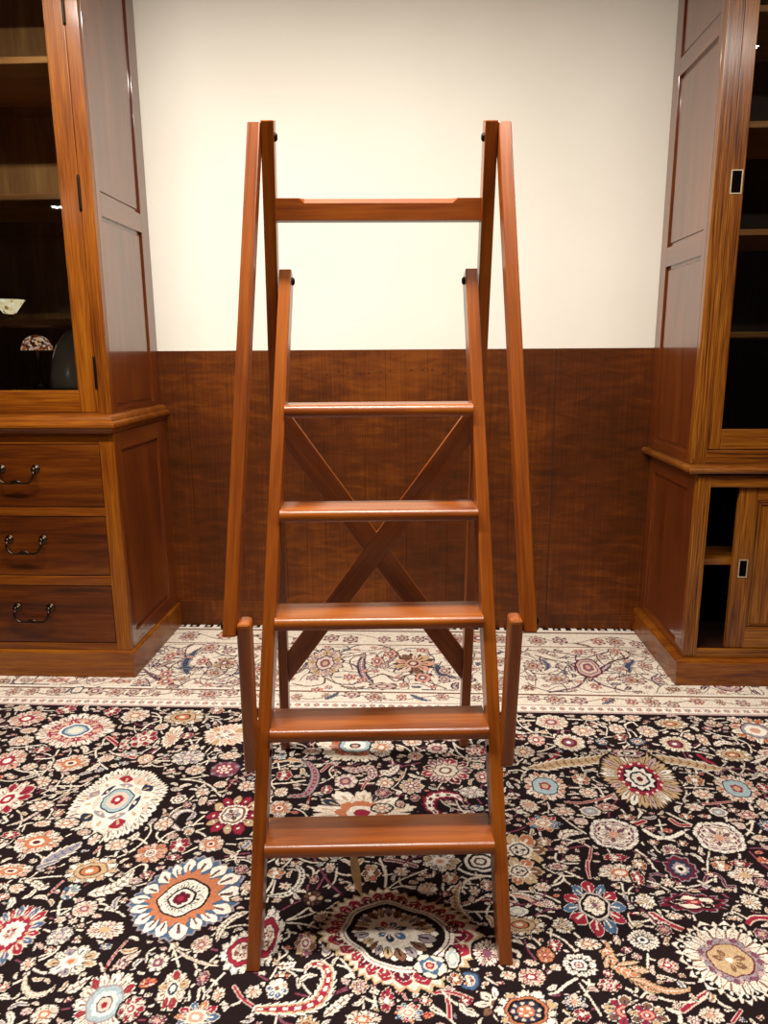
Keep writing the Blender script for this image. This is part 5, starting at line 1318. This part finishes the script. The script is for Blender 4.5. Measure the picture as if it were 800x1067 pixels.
# ------------------------------------------------------------------ library steps
G = dict(yF=-.4599, wF=.2768, wT=.2278, yP=.0183, zP=1.4389, t=.0278, yT=-.0659, zT=1.7215, wRt=.2507, yR=.4109, wRb=.3026,
         wPt=.2871, yQ=-.3662, zQ=.7031, yS=-.3367, zS=.3805, z1=.2415, dz=.2237, e=.0172, sd=.1092)
T = G['t']
lad = empty('library_ladder', (-.1067, -1.5, 0), .0694, 'reddish mahogany library steps with handrails standing on the dark floral rug', 'ladder')
def LN(p): return (p[0] + .0116 * p[2], p[1], p[2])                 # the frame stands slightly racked
def bar(x_out0, x_out1, A, B, t, depth, s, level0=False, level1=False, ext0=0., ext1=0.):
    """a bar whose front face runs from A to B in side view (y, z); x_out the outer face at each end"""
    u = Vector((B[0] - A[0], B[1] - A[1])); L = u.length; u /= L
    n = Vector((abs(u.y), 0)); n = Vector((u.y, -u.x)) if u.y > 0 else Vector((-u.y, u.x))
    A = Vector(A) - u * ext0; B = Vector(B) + u * ext1
    dx = (x_out1 - x_out0) / L; x_out0, x_out1 = x_out0 - dx * ext0, x_out1 + dx * ext1
    def end(P, level):
        Q = P + n * depth
        if level: Q = Q + u * ((P.y - Q.y) / u.y)
        return P, Q
    c = []
    for P, lev, xo in ((A, level0, x_out0), (B, level1, x_out1)):
        f, k = end(P, lev)
        c += [LN((s * xo, f.x, f.y)), LN((s * (xo - t), f.x, f.y)), LN((s * (xo - t), k.x, k.y)), LN((s * xo, k.x, k.y))]
    return c
for s in (-1, 1):
    MB().hexa(bar(G['wF'], G['wT'], (G['yF'], .0005), (G['yP'], G['zP']), T, .058, s, True, False), .0022).build('stile', MAHOGANY, lad)
for s in (-1, 1):
    MB().hexa(bar(G['wRb'], G['wRt'], (G['yR'], .0005), (G['yT'], G['zT']), T, .042, s, True, False, 0, .006), .0022).build('rear_leg', MAHOGANY, lad)
for k in range(5):
    z = G['z1'] + k * G['dz']; q = z / G['zP']
    yf = G['yF'] + (G['yP'] - G['yF']) * q - G['e']; hw = G['wF'] + (G['wT'] - G['wF']) * (q - .012) - T + .0004
    h = .027; r = .0145; prof = []
    for a in range(9):                                              # rounded nose
        f = math.pi / 2 * a / 8; prof.append((yf + r - r * math.sin(f), z - r + r * math.cos(f)))
    prof += [(yf + r * .6 - r * .6 * math.cos(math.pi / 2 * a / 4), z - h + r * .6 - r * .6 * math.sin(math.pi / 2 * a / 4)) for a in range(5)]
    prof += [(yf + G['sd'], z - h), (yf + G['sd'], z - .002), (yf + G['sd'] - .002, z)]
    st = MB(); st.prism(prof, 'x', -hw, hw); st.v = [LN(v) for v in st.v]
    o = st.build('step', MAHOGANY, lad)
    for p in o.data.polygons: p.use_smooth = len(p.vertices) == 4
    o.data.set_sharp_from_angle(angle=math.radians(35))
for s in (-1, 1):
    MB().hexa(bar(G['wRt'] + T, G['wPt'] + T, (G['yT'], G['zT']), (G['yQ'], G['zQ']), T - .0004, .04, s, False, False, .006, .004), .0028).build('handrail', MAHOGANY, lad)
for s in (-1, 1):
    MB().hexa(bar(G['wPt'], G['wPt'], (G['yS'], G['zS']), (G['yQ'], G['zQ']), T, .044, s, True, False, 0, .022), .008, seg=3).build('handrail_post', MAHOGANY, lad)
# crossed braces between the rear legs, set into each other
kR = (G['yR'] - G['yT']) / G['zT']
def rear(x, z, off): return LN((x, G['yR'] - kR * z + off, z))
for s, off in ((-1, .009), (1, .011)):
    p, q = Vector((s * -.262, .312)), Vector((s * .232, 1.072))       # centre line in x, z
    p, q = Vector((s * .262, .322)), Vector((s * -.236, 1.068))
    u = (q - p).normalized(); n = Vector((-u.y, u.x)) * .030
    c = []
    for e, xe in ((p, s * .2655), (q, s * -.2445)):
        lo, hi = e - n, e + n
        lo = lo + u * ((xe - lo.x) / u.x); hi = hi + u * ((xe - hi.x) / u.x)
        c += [rear(lo.x, lo.y, off), rear(hi.x, hi.y, off), rear(hi.x, hi.y, off + .018), rear(lo.x, lo.y, off + .018)]
    MB().hexa(c, .0015).build('cross_brace', MAHOGANY, lad)
# top rail with a stopped chamfer on its front upper edge
tr = MB(); secs = []
y0 = G['yR'] - kR * 1.5615 + .008; z0, z1 = 1.538, 1.585
for x, ch in ((-.2298, .001), (-.178, .001), (-.166, .011), (.163, .011), (.175, .001), (.2298, .001)):
    secs.append([(x, y0, z0 + .001), (x, y0, z1 - ch), (x, y0 + ch, z1), (x, y0 + .029, z1), (x, y0 + .03, z1 - .001), (x, y0 + .03, z0), (x, y0 + .001, z0)])
V = [LN(p) for sec in secs for p in sec]; F = []
for k in range(len(secs) - 1):
    for i in range(7):
        F.append((k*7 + i, k*7 + (i+1) % 7, (k+1)*7 + (i+1) % 7, (k+1)*7 + i))
F += [tuple(range(7)), tuple((len(secs)-1)*7 + i for i in range(6, -1, -1))]
tr.add(V, F, [(p[0] + 7, p[1] + 3, p[2]) for p in V]); tr.build('top_rail', MAHOGANY, lad)
# bolts the frame folds on
def bolt(x, y, z, s):
    MB().lathe([(.0001, .006), (.005, .0055), (.0085, .003), (.009, 0), (.009, -.004)], 14, LN((x, y, z)), Matrix.Rotation(s * math.pi / 2, 3, 'Y')).build('bolt', IRON, lad)
for s in (-1, 1):
    bolt(s * (G['wRt'] - T), G['yT'] + .018, G['zT'] - .022, -s)
    bolt(s * (G['wT'] - T), G['yP'] + .02, G['zP'] - .026, -s)
    bolt(s * (.2645 - T), G['yS'] + .028, G['zS'] + .03, -s)
    bolt(s * (G['wPt'] + T), G['yQ'] + .02, G['zQ'] + .012, s)

# tan card hanging on its string under the bottom step
cs, sn = math.cos(.0694), math.sin(.0694)
def LW(x, y, z): return (-.1067 + cs * x - sn * y, -1.5 + sn * x + cs * y, z)
tg = MB(); rows = [(-.064, -.047, .2075, .2075, -.352), (-.0645, -.0475, .19, .19, -.35), (-.064, -.043, .16, .155, -.346), (-.0615, -.040, .13, .118, -.344), (-.053, -.0395, .10, .085, -.343)]
V = []; 
for xa, xb, za, zb, y in rows:
    V += [LW(xa + .0027, y, za), LW(xb + .0027, y - .012, zb), LW(xb + .0027, y - .0112, zb), LW(xa + .0027, y + .0008, za)]
F = []
for k in range(len(rows) - 1):
    for i in range(4): F.append((k*4 + i, k*4 + (i+1) % 4, (k+1)*4 + (i+1) % 4, (k+1)*4 + i))
F += [(0, 1, 2, 3), (16 + 3, 16 + 2, 16 + 1, 16)]
tg.add(V, F); tagr = empty('price_tag', LW(-.055, -.355, .2)); 
tag(tagr, 'tan card tag hanging under the lowest step of the ladder', 'tag')
tagr.location = (0, 0, 0); tg.build('card', PAPER, tagr)
MB().tube([LW(-.052, -.352, .2145), LW(-.054, -.354, .2075), LW(-.055, -.3555, .2005)], .0009, 6).build('string', PAPER, tagr)

# ------------------------------------------------------------------ cabinet joinery
def framed_side(X, sgn, y_front, y_back, z0, z1, panels, th, mat, name, parent, front=True):
    """cabinet side facing sgn*X: two stiles, rails and raised panels; panels = [(za, zb)], opening between ya and yb"""
    ya, yb = panels[0][2], panels[0][3]
    xa, xb = (X - th, X) if sgn > 0 else (X, X + th)
    m = MB()
    m.box(xa, xb, y_front, ya, z0, z1, 'z', .001); m.box(xa, xb, yb, y_back, z0, z1, 'z', .001)
    zs = [z0] + [v for p in panels for v in p[:2]] + [z1]
    for k in range(0, len(zs), 2):
        m.box(xa, xb, ya - .0005, yb + .0005, zs[k], zs[k+1], 'y', .001)
    o = m.build(name, mat, parent)
    for za, zb, pa, pb in panels:
        q = MB(); d = .011; r = .004
        f = X - sgn * d; g = X - sgn * .007
        q.box(min(f, f - sgn * .006), max(f, f - sgn * .006), pa - .002, pb + .002, za - .002, zb + .002, 'z', .0005)
        i = .012; c = []
        for (xx, e) in ((f - sgn * .001, i), (g, i + r)):
            c += [(xx, pa + e, za + e), (xx, pb - e, za + e), (xx, pb - e, zb - e), (xx, pa + e, zb - e)]
        q.hexa(c, .0003, (0, 0, 1)); q.build('side_panel', mat, o)
    return o


def moulding(prof_out, X0, X1, yf, sgn_side, name, mat, parent, left_open=True):
    """a moulding running along the front and back along the visible side; prof_out = [(out, z)] outward profile"""
    n = len(prof_out); vs = []
    sx = X1 if sgn_side > 0 else X0; fx = X0 if sgn_side > 0 else X1
    for o, z in prof_out: vs.append((fx, yf - o, z))
    for o, z in prof_out: vs.append((sx + sgn_side * o, yf - o, z))
    for o, z in prof_out: vs.append((sx + sgn_side * o, -.001, z))
    back = [(fx, -.001, prof_out[0][1]), (fx, -.001, prof_out[-1][1])]
    fs = []
    for k in range(2):
        for i in range(n - 1): fs.append((k*n + i, k*n + i + 1, (k+1)*n + i + 1, (k+1)*n + i))
    b0 = len(vs); vs += back
    fs.append(tuple(range(n)) + (b0 + 1, b0)); fs.append(tuple(2*n + i for i in range(n - 1, -1, -1)))
    fs.append((0, n, 2*n, b0)); fs.append((n - 1, b0 + 1, 3*n - 1, 2*n - 1))
    g = [(v[0] if k < n else v[0] * .3 + v[1], v[2], v[1]) for k, v in enumerate(vs)]
    m = MB(); m.add(vs, fs, g)
    return m.build(name, mat, parent)


# ------------------------------------------------------------------ glazed cabinet, left
CL = empty('glazed_cabinet', (-1.5, -.3, 0), 0, 'teak display cabinet with glazed door over three drawers', 'cabinet')
CL.location = (0, 0, 0)
XL0, XU0 = -1.876, -1.859
body = MB()
body.box(XL0, -1.126, -.576, -.003, .0005, .112, 'x', .001)                    # carcass core of the plinth
body.build('plinth_core', TEAKDK, CL)
moulding([(0, .0005), (.0, .100), (-.003, .106), (-.010, .1095), (-.05, .1105)], XL0 - .012, -1.1124, -.590, 1, 'plinth', TEAK, CL)
fr = MB()                                                            # lower face frame
fr.box(-1.1818, -1.1237, -.578, -.555, .110, .9635, 'z'); fr.box(XL0, -1.8175, -.578, -.555, .110, .9635, 'z')
for za, zb in ((.110, .137), (.375, .4135), (.650, .684), (.925, .9635)):
    fr.box(-1.8175, -1.1818, -.5775, -.556, za, zb, 'x')
fr.box(-1.8175, -1.1818, -.55, -.54, .12, .95, 'x', 0)              # dust boards behind
fr.box(XL0, -1.13, -.02, -.006, .112, .96, 'x', 0); fr.box(XL0, XL0 + .018, -.556, -.02, .112, .96, 'z', 0)
fr.build('lower_frame', TEAK, CL)
framed_side(-1.1237, 1, -.5548, -.0003, .110, .9635, [(.168, .897, -.512, -.112)], .022, SIDE, 'lower_side', CL)
for za, zb in ((.140, .372), (.4165, .647), (.687, .922)):
    d = MB(); d.box(-1.8145, -1.1845, -.5765, -.551, za, zb, 'x', .003)
    dr = d.build('drawer', TEAKDK, CL)
    zc = (za + zb) / 2 + .028; h = MB()
    for s in (-1, 1):
        x = -1.498 + s * .066
        h.lathe([(.0001, .0), (.0165, 0), (.0165, .0025), (.012, .005), (.006, .008), (.006, .016), (.009, .018), (.009, .023), (.005, .027), (.0001, .0275)], 20, (x, -.5762, zc), Matrix.Rotation(math.pi / 2, 3, 'X'))
    pts = []
    for s in (-1, 1):
        arc = [(-1.498 + s * (.066 - .001), -.598, zc - .004), (-1.498 + s * .068, -.602, zc - .016), (-1.498 + s * .066, -.605, zc - .030), (-1.498 + s * .058, -.606, zc - .042), (-1.498 + s * .049, -.606, zc - .049), (-1.498 + s * .038, -.606, zc - .0505)]
        pts += arc if s < 0 else arc[::-1]
    h.tube(pts, .0042, 10)
    h.tube([(-1.498 + dx, -.6065, zc - .047 + dz) for dx, dz in ((-.022, -.002), (-.012, .003), (0, .0055), (.012, .003), (.022, -.002))], [.002, .004, .005, .004, .002], 8)
    h.build('handle', BRONZE, dr)
moulding([(-.03, .9635), (-.022, .966), (-.018, .975), (-.010, .984), (-.0005, .990), (.0, .998), (-.0025, 1.005), (-.010, 1.010), (-.012, 1.018), (-.016, 1.026), (-.026, 1.0315), (-.06, 1.033)], XL0 - .015, -1.1040, -.6125, 1, 'waist_moulding', TEAK, CL)
ct = MB(); ct.box(XL0 + .005, -1.13, -.56, -.006, .9636, 1.0335, 'x', 0); ct.build('waist_board', TEAK, CL)
ZT = 2.80
uf = MB()
uf.box(-1.1872, -1.1408, -.5403, -.512, 1.0336, ZT, 'z'); uf.box(XU0, -1.8135, -.5403, -.512, 1.0336, ZT, 'z')
uf.box(-1.8135, -1.1872, -.5398, -.513, 1.0336, 1.0375, 'x', .001); uf.box(-1.8135, -1.1872, -.5398, -.513, 2.70, ZT, 'x')
uf.build('upper_frame', TEAK, CL)
uc = MB()
uc.box(XU0, -1.1635, -.03, -.012, 1.0336, ZT, 'z', 0)               # back boards
for z in (1.735, 2.2): uc.box(-1.82, -1.165, -.034, -.0302, z, z + .006, 'x', .001)
uc.box(XU0, XU0 + .02, -.512, -.03, 1.0336, ZT, 'z', 0); uc.box(-1.164, -1.1632, -.512, -.03, 1.0336, ZT, 'z', 0)
uc.box(XU0, -1.1635, -.512, -.006, ZT - .02, ZT, 'x', 0)
uc.build('carcass', INSIDE, CL)
bt = MB(); bt.box(XU0 + .02, -1.164, -.512, -.03, 1.095, 1.118, 'x', .001); bt.build('cabinet_bottom', INSIDE, CL)
framed_side(-1.1408, 1, -.5118, -.0003, 1.0336, ZT, [(1.052, 1.740, -.477, -.085), (1.812, 2.70, -.477, -.085)], .022, SIDE, 'upper_side', CL)
moulding([(-.02, ZT), (0, ZT + .01), (.02, ZT + .03), (.045, ZT + .05), (.05, ZT + .075), (-.05, ZT + .08)], XU0 - .01, -1.1408, -.5403, 1, 'cornice', TEAK, CL)
for z in (1.358, 1.796, 2.239):
    m = MB(); m.box(XU0 + .021, -1.1645, -.482, -.031, z, z + .022, 'x', .002); m.build('shelf', SHELF, CL)
dm = MB()
dm.box(-1.2565, -1.1885, -.5405, -.5135, 1.039, 2.698, 'z', .0025); dm.box(-1.812, -1.744, -.5405, -.5135, 1.039, 2.698, 'z', .0025)
dm.box(-1.744, -1.2565, -.540, -.514, 1.039, 1.116, 'x', .003); dm.box(-1.744, -1.2565, -.540, -.514, 2.63, 2.698, 'x', .003)
door = dm.build('door', TEAK, CL)
bd = MB()                                                            # glazing bead
for c in (((-1.744, -1.2565, 1.116, 1.121)), ((-1.744, -1.2565, 2.625, 2.63))): bd.box(c[0], c[1], -.536, -.518, c[2], c[3], 'x', .0015)
for xa, xb in ((-1.744, -1.7395), (-1.261, -1.2565)): bd.box(xa, xb, -.536, -.518, 1.121, 2.625, 'z', .0015)
bd.build('glazing_bead', TEAK, door)
MB().box(-1.7395, -1.261, -.529, -.525, 1.121, 2.625, bevel=0).build('glass_pane', GLASS, door)
for z in (1.127, 1.744, 2.330):
    m = MB(); m.lathe([(.0001, 0), (.0045, .002), (.005, .008), (.005, .112), (.0045, .118), (.0001, .12)], 12, (-1.1876, -.5425, z)); m.build('hinge', IRON, door)

# objects behind the glass; both lamps stand in for showroom reflections in the pane
def at(name, loc, label, cat, group=None): return empty(name, loc, 0, label, cat, group)
dome = at('dome_ornament', (-1.312, -.395, 1.1185), 'polished pewter dome standing behind the lower corner of the glass', 'ornament')
prof = [(.0001, 0)] + [(.112 * math.sqrt(max(0, 1 - (k / 20) ** 1.9)) * (1.0 if k > 1 else .975 + .0125 * k), .002 + .229 * k / 20) for k in range(20)] + [(.006, .2318), (.0001, .2328)]
MB().lathe(prof, 48).build('shell', PEWTER, dome)
lamp = at('reflected_lamp', (-1.522, -.30, 1.1185), 'mosaic glass lamp reflected in the pane, built small on the cabinet floor', 'lamp')
m = MB(); m.lathe([(.0001, 0), (.034, 0), (.035, .006), (.022, .012), (.010, .022), (.007, .05), (.010, .075), (.006, .10), (.005, .150), (.0001, .152)], 24); m.build('base', BRONZE, lamp)
m = MB(); m.lathe([(.0585, .150), (.0585, .154), (.056, .168), (.049, .184), (.037, .197), (.020, .206), (.006, .210), (.0001, .210)], 32, fn=lambda a, k: 1 + (.03 * math.cos(12 * a) if k < 2 else 0))
m.build('lamp_shade', mosaic('mosaic shade', ['6b2a16', 'f0d9c0', 'b9602c', '3a1c16', 'f6c890', 'cfb2a8', '7c4326'], .55, 110.), lamp)
lp = at('reflected_lamp', (-1.618, -.30, 1.3803), 'fan-shaped cream lamp reflected in the pane, built on the lowest shelf', 'lamp')
m = MB(); m.lathe([(.0001, 0), (.026, 0), (.027, .004), (.010, .010), (.006, .022), (.009, .030), (.0001, .031)], 20); m.build('base', BRONZE, lp)
m = MB(); m.lathe([(.010, .028), (.022, .032), (.036, .052), (.048, .070), (.060, .082), (.058, .083), (.046, .071), (.034, .054), (.020, .036), (.0001, .034)], 48, fn=lambda a, k: 1 + .06 * abs(math.cos(7 * a)))
m.build('lamp_shade', mosaic('cream leaded shade', ['f4e6bf', 'e2cb94', 'f7efd8', '9a7c46', 'eeddb0'], .8, 70.), lp)

# ------------------------------------------------------------------ bookcase, right
CR = empty('bookcase', (0, 0, 0), 0, 'tall oak bookcase with glazed doors above half-open sliding door', 'bookcase')
XR, XE = 1.0142, 2.36
m = MB(); m.box(1.02, XE, -.578, -.003, .0005, .100, 'x', .001); m.build('plinth_core', TEAKDK, CR)
moulding([(0, .0005), (0, .092), (-.003, .099), (-.010, .1022), (-.05, .103)], .9848, XE, -.5918, -1, 'plinth', TEAK, CR)
fr = MB()
fr.box(XR, 1.065, -.5622, -.536, .103, .808, 'z'); fr.box(2.31, XE, -.5622, -.536, .103, .808, 'z')
fr.box(1.065, 2.31, -.5617, -.537, .7635, .808, 'x'); fr.box(1.065, 2.31, -.5617, -.537, .103, .1215, 'x')
for k in range(4): fr.box(XR + .008 + .0105 * k, XR + .0135 + .0105 * k, -.5634, -.561, .112, .80, 'z', .001)
fr.build('lower_frame', OAK, CR)
m = MB(); m.box(1.065, 2.31, -.536, -.004, .103, .137, 'x', .001); m.box(1.036, 2.34, -.02, -.005, .137, .80, 'x', 0); m.box(2.34, XE, -.536, -.005, .103, .80, 'z', 0); m.box(1.0362, 1.038, -.536, -.02, .137, .80, 'z', 0)
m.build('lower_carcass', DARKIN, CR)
m = MB(); m.box(1.065, 2.31, -.5612, -.548, .1216, .1372, 'x', .002); m.build('door_track', OAK, CR)
m = MB(); m.box(1.0382, 2.339, -.505, -.021, .454, .480, 'x', .002); m.build('lower_shelf', OAK, CR)
framed_side(XR, -1, -.5358, -.0003, .103, .808, [(.127, .742, -.470, -.068)], .022, SIDE, 'lower_side', CR)
def sliding_door(x0, x1, y, pull):
    d = MB()
    d.box(x0, x0 + .067, y, y + .022, .1375, .763, 'z', .002); d.box(x1 - .067, x1, y, y + .022, .1375, .763, 'z', .002)
    d.box(x0 + .067, x1 - .067, y + .0004, y + .0216, .1375, .214, 'x', .002); d.box(x0 + .067, x1 - .067, y + .0004, y + .0216, .712, .763, 'x', .002)
    o = d.build('sliding_door', OAK, CR)
    q = MB(); q.box(x0 + .065, x1 - .065, y + .012, y + .018, .212, .714, 'z', .0005); q.build('door_panel', OAK, o)
    q = MB()
    for e, dd in ((0, .003), (.010, .006)):
        q.box(x0 + .067 + e, x0 + .074 + e, y + dd, y + .0121, .214 + e, .712 - e, 'z', .002); q.box(x1 - .074 - e, x1 - .067 - e, y + dd, y + .0121, .214 + e, .712 - e, 'z', .002)
        q.box(x0 + .074 + e, x1 - .074 - e, y + dd, y + .0121, .214 + e, .221 + e, 'x', .002); q.box(x0 + .074 + e, x1 - .074 - e, y + dd, y + .0121, .705 - e, .712 - e, 'x', .002)
    q.build('door_moulding', OAK, o)
    if pull: flush_pull(x0 + .037, y, .453, .034, .07, o)
    return o
def flush_pull(x, y, z, w, h, parent):
    m = MB(); b = .0042
    m.box(x - w/2, x - w/2 + b, y - .0015, y + .001, z - h/2, z + h/2, 'z', .0006); m.box(x + w/2 - b, x + w/2, y - .0015, y + .001, z - h/2, z + h/2, 'z', .0006)
    m.box(x - w/2 + b, x + w/2 - b, y - .0015, y + .001, z - h/2, z - h/2 + b, 'x', .0006); m.box(x - w/2 + b, x + w/2 - b, y - .0015, y + .001, z + h/2 - b, z + h/2, 'x', .0006)
    m.box(x - w/2 + b, x + w/2 - b, y - .0006, y + .0006, z - h/2 + b, z + h/2 - b, 'z', 0, mat=1)
    m.build('flush_pull', [BRASS, PULL_SHADE], parent)
sliding_door(1.177, 1.775, -.548 + .0005, True); sliding_door(1.705, 2.305, -.5235, False)
moulding([(-.05, .808), (-.030, .810), (-.022, .8125), (-.006, .816), (-.001, .822), (.0, .830), (-.003, .837), (-.009, .841), (-.05, .843)], .9755, XE, -.5835, -1, 'waist_moulding', OAK, CR)
m = MB(); m.box(1.02, XE, -.55, -.006, .8081, .8433, 'x', 0); m.build('waist_board', OAK, CR)
XU = 1.0009
uf = MB()
uf.box(XU, 1.0558, -.5195, -.49, .8435, ZT, 'z'); uf.box(2.31, XE, -.5195, -.49, .8435, ZT, 'z')
uf.box(1.0558, 2.31, -.519, -.491, .8435, .894, 'x'); uf.box(1.0558, 2.31, -.519, -.491, 2.70, ZT, 'x')
for k in range(4): uf.box(XU + .008 + .0115 * k, XU + .0138 + .0115 * k, -.5208, -.518, .86, 2.78, 'z', .001)
uf.build('upper_frame', OAK, CR)
uc = MB(); uc.box(XU + .0225, XE, -.03, -.012, .8435, ZT, 'z', 0); uc.box(XE - .02, XE, -.49, -.03, .8435, ZT, 'z', 0); uc.box(XU + .0225, XE, -.49, -.006, ZT - .02, ZT, 'x', 0); uc.box(1.0232, 1.025, -.49, -.03, .8435, ZT, 'z', 0)
uc.box(1.025, XE - .02, -.49, -.03, .90, .925, 'x', 0)
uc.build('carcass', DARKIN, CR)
framed_side(XU, -1, -.4898, -.0003, .8435, ZT, [(.880, 1.581, -.458, -.073), (1.655, 2.281, -.458, -.073), (2.344, 2.72, -.458, -.073)], .022, SIDE, 'upper_side', CR)
moulding([(-.02, ZT), (0, ZT + .01), (.02, ZT + .03), (.045, ZT + .05), (.05, ZT + .075), (-.05, ZT + .08)], XU, XE + .01, -.5195, -1, 'cornice', OAK, CR)
for z in (1.294, 1.643, 1.990, 2.342):
    m = MB(); m.box(1.0255, XE - .021, -.470, -.031, z, z + .021, 'x', .002); m.build('shelf', SHELF, CR)
def glazed(x0, x1, y, pull):
    d = MB()
    d.box(x0, x0 + .046, y, y + .024, .8965, 2.698, 'z', .0025); d.box(x1 - .046, x1, y, y + .024, .8965, 2.698, 'z', .0025)
    d.box(x0 + .046, x1 - .046, y + .0005, y + .0235, .8965, .970, 'x', .003); d.box(x0 + .046, x1 - .046, y + .0005, y + .0235, 2.64, 2.698, 'x', .003)
    o = d.build('glazed_door', OAK, CR)
    MB().box(x0 + .044, x1 - .044, y + .011, y + .015, .968, 2.642, bevel=0).build('glass_pane', GLASS, o)
    if pull: flush_pull(x0 + .020, y, 1.809, .040, .078, o)
glazed(1.0566, 1.70, -.5185, True); glazed(1.665, 2.309, -.4935 , False)

for root, base in ((CL, (-1.5, -.3, 0)), (CR, (1.68, -.3, 0)), (tagr, LW(-.055, -.345, .085))):   # each Empty sits at its thing's base
    root.location = base
    for ch in root.children: ch.location = [-v for v in base]

# ------------------------------------------------------------------ light: fluorescent fittings on the showroom ceiling
def tube_light(x, y, sx, sy, watts, rz=0., col=(1., .945, .85), z=2.85):
    l = bpy.data.lights.new('ceiling_tube', 'AREA'); l.shape = 'RECTANGLE'; l.size = sx; l.size_y = sy; l.energy = watts; l.color = col
    o = bpy.data.objects.new('ceiling_tube', l); COL.objects.link(o); o.location = (x, y, z); o.rotation_euler = (0, 0, rz)
    return o
tube_light(.85, -2.3, 1.95, .12, 54)
tube_light(-.7, -1.72, 1.9, .12, 132)
tube_light(-3.91, -6.33, .28, .12, 9)
W = bpy.data.worlds.new('room'); SC.world = W; W.use_nodes = True
W.node_tree.nodes['Background'].inputs[0].default_value = (.10, .07, .05, 1); W.node_tree.nodes['Background'].inputs[1].default_value = .16

# ------------------------------------------------------------------ camera
cam = bpy.data.cameras.new('camera'); cam.sensor_fit = 'HORIZONTAL'; cam.sensor_width = 36.; cam.lens = 766.57 / 800 * 36; cam.clip_start = .05
co_ = bpy.data.objects.new('camera', cam); COL.objects.link(co_)
Rv, Uv, Fv = Vector((.99894746, .04541578, -.00643259)), Vector((-.00333359, .21174939, .97731831)), Vector((-.04574777, .9762682, -.21167791))
co_.matrix_world = Matrix(((Rv.x, Uv.x, -Fv.x, 0), (Rv.y, Uv.y, -Fv.y, -3.247414), (Rv.z, Uv.z, -Fv.z, 1.25), (0, 0, 0, 1)))
SC.camera = co_
SC.view_settings.view_transform = 'Standard'; SC.view_settings.look = 'None'; SC.view_settings.exposure = 0.; SC.view_settings.gamma = 1.
SC.view_settings.use_curve_mapping = False
